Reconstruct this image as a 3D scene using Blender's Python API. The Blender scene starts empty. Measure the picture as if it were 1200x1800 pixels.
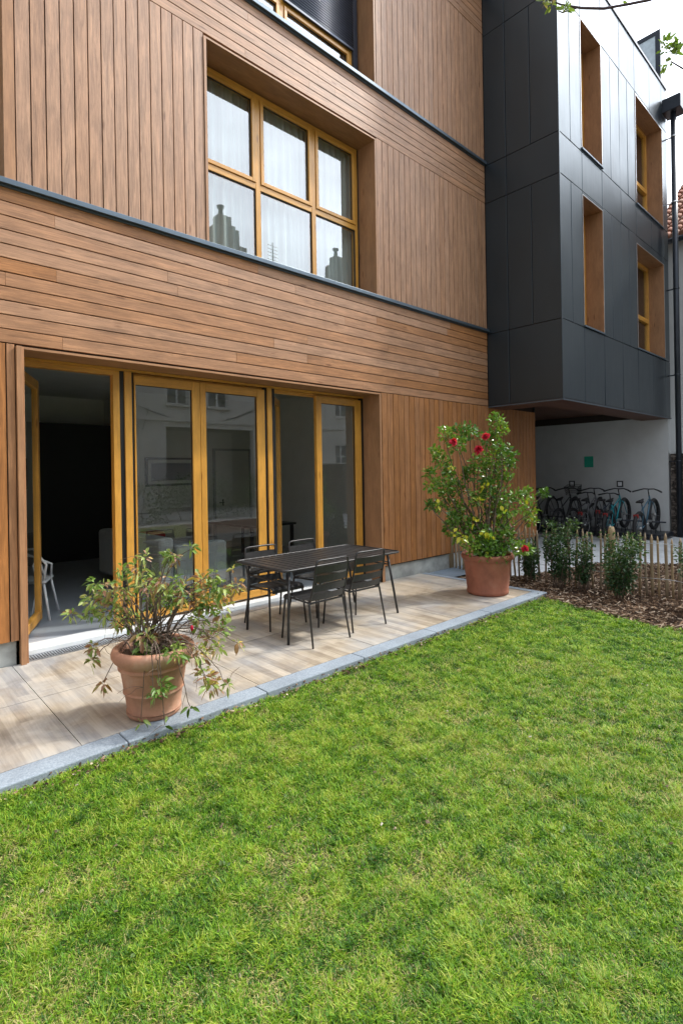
import bpy, math, random
import numpy as np
from mathutils import Vector, Matrix
random.seed(7); RNG = np.random.default_rng(7)
R = math.radians
scene = bpy.context.scene
col = scene.collection

# ------------------------------------------------------------------ camera
YAW, ROLL, D, H = 0.820593, -0.016310, 5.5, 1.7
fw = Vector((math.cos(YAW), math.sin(YAW), 0)); rt = Vector((math.sin(YAW), -math.cos(YAW), 0)); up = Vector((0, 0, 1))
r2 = rt*math.cos(ROLL)+up*math.sin(ROLL); u2 = -rt*math.sin(ROLL)+up*math.cos(ROLL)
cd = bpy.data.cameras.new('camera'); cam = bpy.data.objects.new('camera', cd); col.objects.link(cam)
cam.matrix_world = Matrix(((r2.x, u2.x, -fw.x, 0), (r2.y, u2.y, -fw.y, -D), (r2.z, u2.z, -fw.z, H), (0, 0, 0, 1)))
cd.sensor_fit = 'VERTICAL'; cd.sensor_height = 36; cd.lens = 931.1/1800*36; cd.shift_y = -71.5/1800
cd.clip_start = 0.05; cd.clip_end = 2000
scene.camera = cam

# ------------------------------------------------------------------ sky and sun
SUN_EL = R(48); sh = Vector((.905, -.425, 0)).normalized()
sdir = Vector((sh.x*math.cos(SUN_EL), sh.y*math.cos(SUN_EL), math.sin(SUN_EL)))
w = bpy.data.worlds.new('World'); scene.world = w; w.use_nodes = True
nt = w.node_tree; nt.nodes.clear()
def N(t, typ, **k):
    n = t.nodes.new(typ)
    for a, b in k.items(): setattr(n, a, b)
    return n
sky = N(nt, 'ShaderNodeTexSky', sky_type='NISHITA', sun_disc=False, sun_elevation=SUN_EL,
        sun_rotation=math.atan2(sh.x, sh.y), air_density=1.0, dust_density=3.0, ozone_density=1.0)
tc = N(nt, 'ShaderNodeTexCoord'); no = N(nt, 'ShaderNodeTexNoise'); no.inputs['Scale'].default_value = 2.2; no.inputs['Detail'].default_value = 6
mp = N(nt, 'ShaderNodeMapping'); mp.inputs['Scale'].default_value = (1, 1, 2.5)
rp = N(nt, 'ShaderNodeMapRange'); rp.inputs['From Min'].default_value = .35; rp.inputs['From Max'].default_value = .6
rp.inputs['To Min'].default_value = .55; rp.inputs['To Max'].default_value = .97
dt = N(nt, 'ShaderNodeVectorMath', operation='DOT_PRODUCT'); dt.inputs[1].default_value = sdir
pw = N(nt, 'ShaderNodeMath', operation='POWER'); pw.inputs[1].default_value = 4.5
cl = N(nt, 'ShaderNodeMath', operation='MAXIMUM'); cl.inputs[1].default_value = 0
mu = N(nt, 'ShaderNodeMath', operation='MULTIPLY_ADD'); mu.inputs[1].default_value = 38.0; mu.inputs[2].default_value = 7.3
cc = N(nt, 'ShaderNodeCombineColor')
mx = N(nt, 'ShaderNodeMix', data_type='RGBA'); bg = N(nt, 'ShaderNodeBackground'); bg.inputs[1].default_value = .14
ow = N(nt, 'ShaderNodeOutputWorld'); L = nt.links.new
L(tc.outputs['Generated'], mp.inputs[0]); L(mp.outputs[0], no.inputs[0]); L(no.outputs[0], rp.inputs[0]); L(rp.outputs[0], mx.inputs['Factor'])
L(tc.outputs['Generated'], dt.inputs[0]); L(dt.outputs['Value'], cl.inputs[0]); L(cl.outputs[0], pw.inputs[0]); L(pw.outputs[0], mu.inputs[0])
for i, kk in enumerate((.93, 1.0, 1.09)):
    m3 = N(nt, 'ShaderNodeMath', operation='MULTIPLY'); m3.inputs[1].default_value = kk; L(mu.outputs[0], m3.inputs[0]); L(m3.outputs[0], cc.inputs[i])
L(sky.outputs[0], mx.inputs[6]); L(cc.outputs[0], mx.inputs[7]); L(mx.outputs[2], bg.inputs[0]); L(bg.outputs[0], ow.inputs[0])
sl = bpy.data.lights.new('sun', 'SUN'); sl.energy = 3.0; sl.angle = R(3.5); sl.color = (1, .95, .87)
so = bpy.data.objects.new('sun', sl); so.rotation_euler = sdir.to_track_quat('Z', 'Y').to_euler(); col.objects.link(so)
scene.view_settings.view_transform = 'Standard'; scene.view_settings.look = 'None'
scene.view_settings.exposure = 0.3; scene.view_settings.gamma = 1
scene.render.engine = 'CYCLES'

# ------------------------------------------------------------------ helpers
def tag(o, label=None, cat=None, group=None, kind=None):
    if label: o['label'] = label
    if cat: o['category'] = cat
    if group: o['group'] = group
    if kind: o['kind'] = kind
    return o
def empty(name, loc=(0, 0, 0), rz=0, label=None, cat=None, group=None, ry=0):
    o = bpy.data.objects.new(name, None); o.empty_display_size = .2
    o.location = loc; o.rotation_euler = (0, ry, rz); col.objects.link(o)
    return tag(o, label, cat, group)
class MB:
    def __init__(s): s.v = []; s.f = []; s.uv = []; s.t = []; s.sm = []
    def face(s, idx, uv=None, t=0., sm=False):
        s.f.append(idx); s.uv.append(uv or [(0, 0)]*len(idx)); s.t.append(t); s.sm.append(sm)
    def quad(s, pts, uv=None, t=0.):
        b = len(s.v); s.v += [tuple(p) for p in pts]
        if uv is None:
            p = [Vector(q) for q in pts]; e = (p[1]-p[0]); f = (p[-1]-p[0])
            uv = [((q-p[0]).dot(e.normalized()), (q-p[0]).dot(f.normalized())) for q in p]
        s.face(list(range(b, b+len(pts))), uv, t)
    def box(s, x0, x1, y0, y1, z0, z1, ax=0, t=0., off=None):
        a = (x0, y0, z0); c = (x1, y1, z1)
        P = lambda i, j, k: ((x0, x1)[i], (y0, y1)[j], (z0, z1)[k])
        b = len(s.v); s.v += [P(i, j, k) for i in (0, 1) for j in (0, 1) for k in (0, 1)]
        o = off if off is not None else (random.uniform(0, 50), random.uniform(0, 50))
        for q in ((0, 1, 3, 2), (4, 6, 7, 5), (0, 4, 5, 1), (2, 3, 7, 6), (0, 2, 6, 4), (1, 5, 7, 3)):
            uv = []
            for i in q:
                p = s.v[b+i]; rest = [p[k] for k in range(3) if k != ax]
                uv.append((p[ax]+o[0], rest[0]+rest[1]+o[1]))
            s.face([b+i for i in q], uv, t)
    def beam(s, p0, p1, w, h, upv=(0, 0, 1), t=0.):
        p0 = Vector(p0); p1 = Vector(p1); d = (p1-p0).normalized(); u = Vector(upv)
        sd = d.cross(u)
        if sd.length < 1e-4: sd = d.cross(Vector((1, 0, 0)))
        sd.normalize(); u = sd.cross(d).normalized(); b = len(s.v)
        for p in (p0, p1):
            for a, c in ((-1, -1), (1, -1), (1, 1), (-1, 1)): s.v.append(tuple(p+sd*a*w/2+u*c*h/2))
        Ln = (p1-p0).length; o = random.uniform(0, 9)
        for i in range(4):
            j = (i+1) % 4; s.face([b+i, b+j, b+4+j, b+4+i], [(o, i*.3), (o, i*.3+w), (o+Ln, i*.3+w), (o+Ln, i*.3)], t)
        s.face([b+3, b+2, b+1, b]); s.face([b+4, b+5, b+6, b+7])
    def tube(s, pts, r, n=8, closed=False, t=0.):
        pts = [Vector(p) for p in pts]; m = len(pts); rr = r if hasattr(r, '__len__') else [r]*m
        b = len(s.v); prev = None
        for i, p in enumerate(pts):
            if closed: d = pts[(i+1) % m]-pts[i-1]
            else: d = pts[min(i+1, m-1)]-pts[max(i-1, 0)]
            if d.length < 1e-9: d = Vector((0, 0, 1))
            d.normalize()
            if prev is None:
                a = Vector((0, 0, 1)) if abs(d.z) < .9 else Vector((1, 0, 0)); x = a.cross(d).normalized()
            else:
                x = prev-d*prev.dot(d)
                if x.length < 1e-6: x = d.orthogonal()
                x.normalize()
            prev = x; y = d.cross(x)
            for k in range(n):
                a = 2*math.pi*k/n; s.v.append(tuple(p+(x*math.cos(a)+y*math.sin(a))*rr[i]))
        ns = m if closed else m-1
        for i in range(ns):
            j = (i+1) % m
            for k in range(n):
                k2 = (k+1) % n
                s.face([b+i*n+k, b+i*n+k2, b+j*n+k2, b+j*n+k], [(i*.1, k/n), (i*.1, (k+1)/n), (i*.1+.1, (k+1)/n), (i*.1+.1, k/n)], t, True)
        if not closed:
            s.face([b+k for k in range(n)][::-1], None, t); s.face([b+(m-1)*n+k for k in range(n)], None, t)
    def lathe(s, prof, c=(0, 0, 0), n=48, t=0., wob=0.):
        b = len(s.v); m = len(prof)
        for r, z in prof:
            for k in range(n):
                a = 2*math.pi*k/n; q = r*(1+wob*math.sin(3*a+z*7)*.5)
                s.v.append((c[0]+q*math.cos(a), c[1]+q*math.sin(a), c[2]+z))
        for i in range(m-1):
            for k in range(n):
                k2 = (k+1) % n
                s.face([b+i*n+k, b+i*n+k2, b+(i+1)*n+k2, b+(i+1)*n+k], [(k/n, i*.1), ((k+1)/n, i*.1), ((k+1)/n, i*.1+.1), (k/n, i*.1+.1)], t, True)
    def build(s, name, m, parent=None, world=True, bevel=0, seg=2):
        v = s.v
        if parent is not None and world:
            l = parent.location; pp = parent.parent
            off = Vector(l)
            while pp is not None: off = off+pp.location; pp = pp.parent
            v = [(p[0]-off.x, p[1]-off.y, p[2]-off.z) for p in v]
        me = bpy.data.meshes.new(name); me.from_pydata(v, [], s.f)
        uvl = me.uv_layers.new(name='UVMap'); arr = np.array([c for f in s.uv for c in f], dtype=np.float32).ravel()
        if len(arr) == len(uvl.data)*2: uvl.data.foreach_set('uv', arr)
        at = me.attributes.new('tint', 'FLOAT', 'FACE'); at.data.foreach_set('value', np.array(s.t, dtype=np.float32))
        me.polygons.foreach_set('use_smooth', np.array(s.sm, dtype=bool))
        me.materials.append(m); me.update()
        o = bpy.data.objects.new(name, me); col.objects.link(o)
        if parent is not None: o.parent = parent
        if bevel:
            bv = o.modifiers.new('bevel', 'BEVEL'); bv.width = bevel; bv.segments = seg; bv.limit_method = 'ANGLE'
        return o
def np_mesh(name, V, F, colr, m, parent=None, smooth=False, uv=None):
    """V (n,3), F (m,k) int, colr (m,) per face value"""
    if parent is not None: V = V-np.array(parent.location)
    k = F.shape[1]; me = bpy.data.meshes.new(name)
    me.vertices.add(len(V)); me.vertices.foreach_set('co', V.astype(np.float32).ravel())
    me.loops.add(F.size); me.loops.foreach_set('vertex_index', F.astype(np.int32).ravel())
    me.polygons.add(len(F)); me.polygons.foreach_set('loop_start', np.arange(0, F.size, k, dtype=np.int32))
    me.polygons.foreach_set('use_smooth', np.full(len(F), smooth))
    at = me.attributes.new('tint', 'FLOAT', 'FACE'); at.data.foreach_set('value', colr.astype(np.float32))
    me.update(calc_edges=True); me.materials.append(m)
    o = bpy.data.objects.new(name, me); col.objects.link(o)
    if parent is not None: o.parent = parent
    return o

# ------------------------------------------------------------------ materials
def newmat(name):
    m = bpy.data.materials.new(name); m.use_nodes = True; t = m.node_tree
    return m, t, t.nodes['Principled BSDF']
def ramp(t, stops, src, interp='LINEAR'):
    r = N(t, 'ShaderNodeValToRGB'); r.color_ramp.interpolation = interp; e = r.color_ramp.elements
    while len(e) < len(stops): e.new(.5)
    for i, (p, c) in enumerate(stops): e[i].position = p; e[i].color = (*c, 1)
    t.links.new(src, r.inputs[0]); return r
def mix(t, fac, a, b, blend='MIX'):
    n = N(t, 'ShaderNodeMix', data_type='RGBA', blend_type=blend)
    for s, i in ((fac, 'Factor'),):
        if hasattr(s, 'default_value') or hasattr(s, 'is_output'): t.links.new(s, n.inputs[i])
        else: n.inputs[i].default_value = s
    for s, i in ((a, 6), (b, 7)):
        if isinstance(s, tuple): n.inputs[i].default_value = (*s, 1)
        else: t.links.new(s, n.inputs[i])
    return n.outputs[2]
def noise(t, vec, scale, detail=4, rough=.55, dist=0):
    n = N(t, 'ShaderNodeTexNoise'); n.inputs['Scale'].default_value = scale; n.inputs['Detail'].default_value = detail
    n.inputs['Roughness'].default_value = rough; n.inputs['Distortion'].default_value = dist
    if vec is not None: t.links.new(vec, n.inputs['Vector'])
    return n.outputs[0]
def mapping(t, src, sc=(1, 1, 1), loc=(0, 0, 0)):
    m = N(t, 'ShaderNodeMapping'); m.inputs['Scale'].default_value = sc; m.inputs['Location'].default_value = loc
    t.links.new(src, m.inputs[0]); return m.outputs[0]
def bump(t, b, h, strength=.3, dist=.01):
    n = N(t, 'ShaderNodeBump'); n.inputs['Strength'].default_value = strength; n.inputs['Distance'].default_value = dist
    t.links.new(h, n.inputs['Height']); t.links.new(n.outputs[0], b.inputs['Normal'])
def coord(t, k='Object'): return N(t, 'ShaderNodeTexCoord').outputs[k]
def wpos(t): return N(t, 'ShaderNodeNewGeometry').outputs['Position']
def attr(t, n='tint'):
    a = N(t, 'ShaderNodeAttribute'); a.attribute_name = n; return a.outputs['Fac']

def wood_mat(name, A, B, dark=.55, rough=.55, grain=26, knots=True, spec=.4, bstr=.25):
    """A..B picked by the board's own tint; grain follows UV u"""
    m, t, b = newmat(name); uv = coord(t, 'UV')
    g1 = noise(t, mapping(t, uv, (1.7, grain*1.25, 1)), 1.0, 8, .72, 1.1)
    g2 = noise(t, mapping(t, uv, (6.0, grain*7, 1)), 1.0, 4, .7)
    big = noise(t, mapping(t, uv, (2.2, 5, 1)), 1.0, 5, .65)
    base = mix(t, attr(t), A, B)
    d = tuple(c*dark for c in A); dB = tuple(c*dark for c in B); dk = mix(t, attr(t), d, dB)
    r1 = ramp(t, [(.36, (1, 1, 1)), (.62, (0, 0, 0))], g1)
    c = mix(t, r1.outputs[0], base, dk)
    c1 = mix(t, .9, base, c)
    r2_ = ramp(t, [(.3, (.78, .78, .78)), (.7, (1.12, 1.1, 1.08))], g2)
    c2 = mix(t, .8, c1, r2_.outputs[0], 'MULTIPLY')
    r3 = ramp(t, [(.28, (.72, .70, .69)), (.72, (1.2, 1.19, 1.17))], big)
    c3 = mix(t, .8, c2, r3.outputs[0], 'MULTIPLY')
    if knots:
        vo = N(t, 'ShaderNodeTexVoronoi'); t.links.new(mapping(t, uv, (1.5, 7.5, 1)), vo.inputs['Vector']); vo.inputs['Scale'].default_value = 1
        rk = ramp(t, [(.0, (.28, .2, .14)), (.055, (.5, .4, .32)), (.11, (1, 1, 1))], vo.outputs['Distance'])
        c3 = mix(t, .8, c3, rk.outputs[0], 'MULTIPLY')
    t.links.new(c3, b.inputs['Base Color']); b.inputs['Roughness'].default_value = rough
    b.inputs['Specular IOR Level'].default_value = spec
    bump(t, b, g1, bstr, .004)
    return m
M = {}
M['clad'] = wood_mat('cladding_wood', (.505, .29, .175), (.45, .18, .046), .52, .5, 24, True, .4, .5)
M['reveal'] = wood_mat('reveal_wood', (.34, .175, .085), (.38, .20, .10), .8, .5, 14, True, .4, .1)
M['reveal_light'] = wood_mat('reveal_edge_wood', (.42, .22, .11), (.42, .22, .11), .8, .5, 14, False, .4, .1)
M['yellow'] = wood_mat('varnished_pine', (.66, .32, .055), (.72, .37, .07), .8, .33, 30, True, .5, .08)
M['picket'] = wood_mat('chestnut', (.50, .37, .22), (.40, .32, .23), .5, .8, 40, False, .2, .5)

def simple(name, c, rough=.5, metal=0, var=.15, scale=8, bst=0, spec=.5, coat=0):
    m, t, b = newmat(name); o = coord(t)
    n = noise(t, o, scale, 5)
    r = ramp(t, [(.3, tuple(x*(1-var) for x in c)), (.7, tuple(min(1, x*(1+var)) for x in c))], n)
    t.links.new(r.outputs[0], b.inputs['Base Color']); b.inputs['Roughness'].default_value = rough
    b.inputs['Metallic'].default_value = metal; b.inputs['Specular IOR Level'].default_value = spec
    b.inputs['Coat Weight'].default_value = coat
    if bst: bump(t, b, noise(t, o, scale*6, 5), bst, .004)
    return m
M['backing'] = simple('membrane_dark', (.035, .025, .02), .9)
M['ledge'] = simple('blue_grey_flashing', (.10, .13, .16), .38, .6, .1, 3)
M['rubber'] = simple('black_rubber', (.008, .008, .009), .5)
M['shutter'] = simple('shutter_metal', (.05, .06, .085), .4, .5)
M['plinth'] = simple('plinth_concrete', (.36, .37, .35), .85, 0, .3, 5, .5)
M['white_wall'] = simple('white_render', (.56, .57, .57), .9, 0, .05, 3, .2)
M['room_white'] = simple('room_paint', (.74, .74, .70), .9, 0, .04, 3)
M['black_wall'] = simple('black_cabinet', (.006, .006, .007), .6)
M['room_floor'] = simple('grey_resin_floor', (.34, .37, .41), .3, 0, .1, 2)
M['threshold'] = simple('pale_threshold', (.62, .64, .64), .6, 0, .08, 6)
M['steel'] = simple('galvanised_steel', (.55, .57, .6), .35, .9)
M['furn'] = simple('black_powder_coat', (.022, .021, .021), .42, .0, .2, 20, 0, .5)
M['dark_pipe'] = simple('dark_zinc_pipe', (.035, .04, .05), .38, .5, .2, 4)
M['white_plastic'] = simple('white_plastic', (.75, .76, .78), .4)
M['sofa'] = simple('pale_grey_fabric', (.42, .44, .44), .95, 0, .06, 12, .4)
M['red'] = simple('red_cushion', (.35, .02, .03), .9)
M['soil'] = simple('potting_soil', (.09, .045, .025), .95, 0, .5, 30, 1.0)
M['bark'] = simple('bark', (.14, .10, .075), .9, 0, .35, 30, .6)
M['bud_bark'] = simple('purple_bark', (.07, .04, .055), .6, 0, .2, 20, .2)
M['green_post'] = simple('green_sign', (.02, .36, .24), .5)
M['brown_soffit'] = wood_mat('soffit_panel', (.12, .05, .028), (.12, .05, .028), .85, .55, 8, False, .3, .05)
M['sign_dark'] = simple('plate_dark', (.03, .03, .03), .5)

def terracotta(name, c, dust):
    m, t, b = newmat(name); o = coord(t)
    n = noise(t, o, 4.5, 8, .65); n2 = noise(t, mapping(t, o, (1, 1, .35)), 9, 5)
    r = ramp(t, [(.32, tuple(x*.72 for x in c)), (.52, c), (.68, dust)], n)
    r2b = ramp(t, [(.35, (.82, .8, .78)), (.65, (1.08, 1.06, 1.05))], n2)
    t.links.new(mix(t, .7, r.outputs[0], r2b.outputs[0], 'MULTIPLY'), b.inputs['Base Color']); b.inputs['Roughness'].default_value = .68
    bump(t, b, noise(t, o, 60, 4), .15, .003); return m
M['terra'] = terracotta('terracotta_light', (.44, .215, .13), (.50, .31, .215))
M['terra2'] = terracotta('terracotta_red', (.34, .12, .07), (.36, .16, .10))

# anodised dark sheet metal: soft reflections, slightly wavy sheets
def metal_mat(name, c, rough, met=.85):
    m, t, b = newmat(name); p = wpos(t)
    n = noise(t, p, .9, 3, .5); n2 = noise(t, mapping(t, p, (9, 9, .6)), 2.0, 6)
    r = ramp(t, [(.3, tuple(x*.88 for x in c)), (.7, tuple(x*1.14 for x in c))], n2)
    t.links.new(r.outputs[0], b.inputs['Base Color']); b.inputs['Metallic'].default_value = met
    rr = N(t, 'ShaderNodeMapRange'); mm = N(t, 'ShaderNodeMix', data_type='FLOAT'); mm.inputs[0].default_value = .45; t.links.new(n, mm.inputs[2]); t.links.new(n2, mm.inputs[3]); t.links.new(mm.outputs[0], rr.inputs[0]); rr.inputs['From Min'].default_value = .3; rr.inputs['From Max'].default_value = .7
    rr.inputs['To Min'].default_value = rough-.05; rr.inputs['To Max'].default_value = rough+.07
    t.links.new(rr.outputs[0], b.inputs['Roughness']); bump(t, b, n, .22, .05); return m
M['metal'] = metal_mat('dark_sheet_metal', (.004, .006, .009), .36, 0.0)
M['metal'].node_tree.nodes['Principled BSDF'].inputs['IOR'].default_value = 1.85
M['metal'].node_tree.nodes['Principled BSDF'].inputs['Specular Tint'].default_value = (.70, .88, 1.0, 1)
M['metal_side'] = M['metal']
M['alu'] = simple('pale_aluminium_trim', (.62, .64, .66), .3, .9)

def glass(name, base=.2, tint=(.85, .9, .88)):
    m, t, b = newmat(name); t.nodes.remove(b)
    tr = N(t, 'ShaderNodeBsdfTransparent'); tr.inputs[0].default_value = (*tint, 1)
    gl = N(t, 'ShaderNodeBsdfGlossy'); gl.inputs['Roughness'].default_value = 0.0; gl.inputs['Color'].default_value = (.96, .98, 1, 1)
    lw = N(t, 'ShaderNodeLayerWeight'); lw.inputs[0].default_value = .5
    p = N(t, 'ShaderNodeMath', operation='POWER'); p.inputs[1].default_value = 5; t.links.new(lw.outputs['Facing'], p.inputs[0])
    a = N(t, 'ShaderNodeMath', operation='MULTIPLY_ADD'); a.inputs[1].default_value = 1-base; a.inputs[2].default_value = base; t.links.new(p.outputs[0], a.inputs[0])
    n = noise(t, wpos(t), .8, 1)
    bp = N(t, 'ShaderNodeBump'); bp.inputs['Strength'].default_value = .05; bp.inputs['Distance'].default_value = .02; t.links.new(n, bp.inputs['Height']); t.links.new(bp.outputs[0], gl.inputs['Normal'])
    ms = N(t, 'ShaderNodeMixShader'); t.links.new(a.outputs[0], ms.inputs[0]); t.links.new(tr.outputs[0], ms.inputs[1]); t.links.new(gl.outputs[0], ms.inputs[2])
    t.links.new(ms.outputs[0], t.nodes['Material Output'].inputs[0]); return m
M['glass'] = glass('door_glass', .14, (.84, .88, .86)); M['glass_up'] = glass('coated_glass', .19, (.75, .8, .78))

M['old_glass'] = simple('old_window_glass', (.10, .11, .12), .15, 0, .4, 1.5)
def curtain_mat():
    m, t, b = newmat('voile'); uv = wpos(t)
    n = noise(t, mapping(t, uv, (14, 14, .6)), 1, 3)
    r = ramp(t, [(.3, (.42, .44, .43)), (.7, (.72, .74, .73))], n)
    t.links.new(r.outputs[0], b.inputs['Base Color']); b.inputs['Roughness'].default_value = .9
    b.inputs['Transmission Weight'].default_value = 0
    return m
M['curtain'] = curtain_mat()

# patio: wood-look planks running away from the house
def patio_mat():
    m, t, b = newmat('wood_look_tiles'); p = wpos(t)
    br = N(t, 'ShaderNodeTexBrick'); br.offset = .37; br.squash = 1
    rot = N(t, 'ShaderNodeMapping'); rot.inputs['Rotation'].default_value = (0, 0, R(90)); t.links.new(p, rot.inputs[0])
    t.links.new(rot.outputs[0], br.inputs[0]); br.inputs['Scale'].default_value = 1
    br.inputs['Brick Width'].default_value = .8; br.inputs['Row Height'].default_value = .085; br.inputs['Mortar Size'].default_value = .0008
    br.inputs['Color1'].default_value = (0, 0, 0, 1); br.inputs['Color2'].default_value = (1, 1, 1, 1); br.inputs['Bias'].default_value = 0
    br.inputs['Mortar'].default_value = (.4, .4, .4, 1)
    g = noise(t, mapping(t, p, (34, 2.0, 1)), 1, 8, .65, .5); g2 = noise(t, p, 1.3, 4)
    sm = N(t, 'ShaderNodeMix', data_type='FLOAT'); sm.inputs[0].default_value = .70
    t.links.new(br.outputs[0], sm.inputs[2]); t.links.new(g, sm.inputs[3])
    c = ramp(t, [(.2, (.20, .155, .11)), (.38, (.32, .26, .19)), (.55, (.43, .36, .27)), (.74, (.53, .455, .36))], sm.outputs[0])
    gr = ramp(t, [(.25, (.25, .245, .245)), (.75, (.50, .46, .40))], sm.outputs[0])
    msk = ramp(t, [(.42, (0, 0, 0)), (.62, (1, 1, 1))], g2)
    c2 = mix(t, msk.outputs[0], c.outputs[0], gr.outputs[0])
    st_ = ramp(t, [(.35, (.72, .70, .68)), (.55, (1, 1, 1)), (.7, (1.05, 1.05, 1.04))], noise(t, p, 3.2, 7, .68, .8))
    c2 = mix(t, .8, c2, st_.outputs[0], 'MULTIPLY')
    t.links.new(c2, b.inputs['Base Color']); b.inputs['Roughness'].default_value = .5
    bump(t, b, g, .12, .003); return m
M['patio'] = patio_mat()
def stone(name, c1, c2, sc=90, rough=.8, big=2.5, bst=.4):
    m, t, b = newmat(name); p = wpos(t)
    a = noise(t, p, sc, 4, .7); g = noise(t, p, big, 4)
    r = ramp(t, [(.3, c1), (.7, c2)], a); r2b = ramp(t, [(.3, (.8, .8, .8)), (.7, (1.12, 1.12, 1.12))], g)
    t.links.new(mix(t, .8, r.outputs[0], r2b.outputs[0], 'MULTIPLY'), b.inputs['Base Color']); b.inputs['Roughness'].default_value = rough
    bump(t, b, a, bst, .004); return m
M['kerb'] = stone('blue_limestone', (.17, .205, .24), (.34, .385, .43))
M['slab'] = stone('slate_slab', (.13, .17, .21), (.2, .24, .28), 40)
M['path'] = stone('pale_paving', (.46, .48, .5), (.6, .62, .63), 30)
M['ground'] = stone('court_gravel', (.25, .24, .22), (.36, .35, .33), 20)
M['mulch'] = stone('mulch_ground', (.035, .02, .012), (.14, .085, .05), 55, .95, 3, 1.0)
M['lawn'] = stone('lawn_earth', (.06, .07, .02), (.16, .16, .055), 30, .95, 2, 1.0)
M['old_render'] = stone('old_render', (.56, .55, .52), (.64, .63, .6), 6, .9, .4, .1)
M['slate_roof'] = stone('slate_roof', (.06, .065, .075), (.1, .105, .115), 8)
M['rubble'] = None

def attr_ramp_mat(name, stops, rough=.5, trans=.0, spec=.4, vary=.25, sc=3):
    m, t, b = newmat(name); r = ramp(t, stops, attr(t)); n = noise(t, wpos(t), sc, 3)
    v = ramp(t, [(.3, (1-vary,)*3), (.7, (1+vary,)*3)], n)
    c = mix(t, 1.0, r.outputs[0], v.outputs[0], 'MULTIPLY'); t.links.new(c, b.inputs['Base Color'])
    b.inputs['Roughness'].default_value = rough; b.inputs['Specular IOR Level'].default_value = spec
    if trans:
        tl = N(t, 'ShaderNodeBsdfTranslucent'); t.links.new(mix(t, 1.0, c, (1.3, 1.5, .7), 'MULTIPLY'), tl.inputs[0])
        ms = N(t, 'ShaderNodeMixShader'); ms.inputs[0].default_value = trans
        t.links.new(b.outputs[0], ms.inputs[1]); t.links.new(tl.outputs[0], ms.inputs[2]); t.links.new(ms.outputs[0], t.nodes['Material Output'].inputs[0])
    return m
M['grass'] = attr_ramp_mat('grass_blades', [(0, (.032, .095, .012)), (.25, (.09, .215, .016)), (.55, (.19, .335, .020)), (.76, (.33, .43, .035)), (.86, (.44, .40, .12)), (.97, (.54, .46, .22))], .5, .3, .3, .12, 14)
M['camellia'] = attr_ramp_mat('camellia_leaves', [(0, (.04, .10, .016)), (.5, (.12, .225, .03)), (.85, (.25, .36, .06)), (.93, (.42, .42, .03)), (1, (.5, .45, .04))], .28, .22, .5, .15)
M['jasmine'] = attr_ramp_mat('arching_leaves', [(0, (.05, .11, .02)), (.4, (.16, .27, .05)), (.68, (.38, .43, .14)), (.80, (.34, .17, .09)), (.92, (.42, .23, .18)), (1, (.55, .40, .08))], .38, .25, .5, .15)
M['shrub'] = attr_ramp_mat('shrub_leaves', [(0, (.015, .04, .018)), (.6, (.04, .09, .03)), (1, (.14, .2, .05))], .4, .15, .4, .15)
M['hedge'] = attr_ramp_mat('hedge_leaves', [(0, (.03, .07, .02)), (1, (.13, .2, .05))], .5, .15, .4, .2)
M['chips'] = attr_ramp_mat('bark_chips', [(0, (.025, .014, .009)), (.45, (.11, .062, .036)), (.75, (.28, .18, .11)), (1, (.62, .50, .38))], .9, 0, .2, .1)
M['flower'] = attr_ramp_mat('red_petals', [(0, (.50, .01, .045)), (1, (.85, .08, .16))], .6, .25, .3, .05)
M['bud'] = attr_ramp_mat('bud_leaves', [(0, (.10, .16, .03)), (.7, (.22, .3, .07)), (1, (.3, .2, .12))], .5, .3, .4, .1)
M['straw'] = attr_ramp_mat('pale_litter', [(0, (.10, .07, .04)), (.5, (.3, .25, .16)), (1, (.5, .46, .38))], .9, 0, .2, .1)
def roof_tile_mat():
    m, t, b = newmat('clay_roof_tiles'); r = ramp(t, [(0, (.26, .10, .06)), (.6, (.42, .2, .13)), (1, (.3, .2, .15))], attr(t))
    t.links.new(r.outputs[0], b.inputs['Base Color']); b.inputs['Roughness'].default_value = .85; return m
M['rooftile'] = roof_tile_mat()
def rubble_mat():
    m, t, b = newmat('dark_rubble_stone'); p = wpos(t); vo = N(t, 'ShaderNodeTexVoronoi'); vo.inputs['Scale'].default_value = 1
    t.links.new(mapping(t, p, (9, 9, 16)), vo.inputs['Vector'])
    vd = N(t, 'ShaderNodeTexVoronoi', feature='DISTANCE_TO_EDGE'); vd.inputs['Scale'].default_value = 1; t.links.new(mapping(t, p, (9, 9, 16)), vd.inputs['Vector'])
    s = N(t, 'ShaderNodeSeparateColor'); t.links.new(vo.outputs['Color'], s.inputs[0])
    r = ramp(t, [(0, (.07, .055, .045)), (.6, (.16, .13, .11)), (1, (.26, .22, .19))], s.outputs[0])
    e = ramp(t, [(.0, (.15, .15, .15)), (.12, (1, 1, 1))], vd.outputs['Distance'])
    t.links.new(mix(t, 1.0, r.outputs[0], e.outputs[0], 'MULTIPLY'), b.inputs['Base Color']); b.inputs['Roughness'].default_value = .95
    bump(t, b, e.outputs[0], .8, .03); return m
M['rubble'] = rubble_mat()

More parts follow.
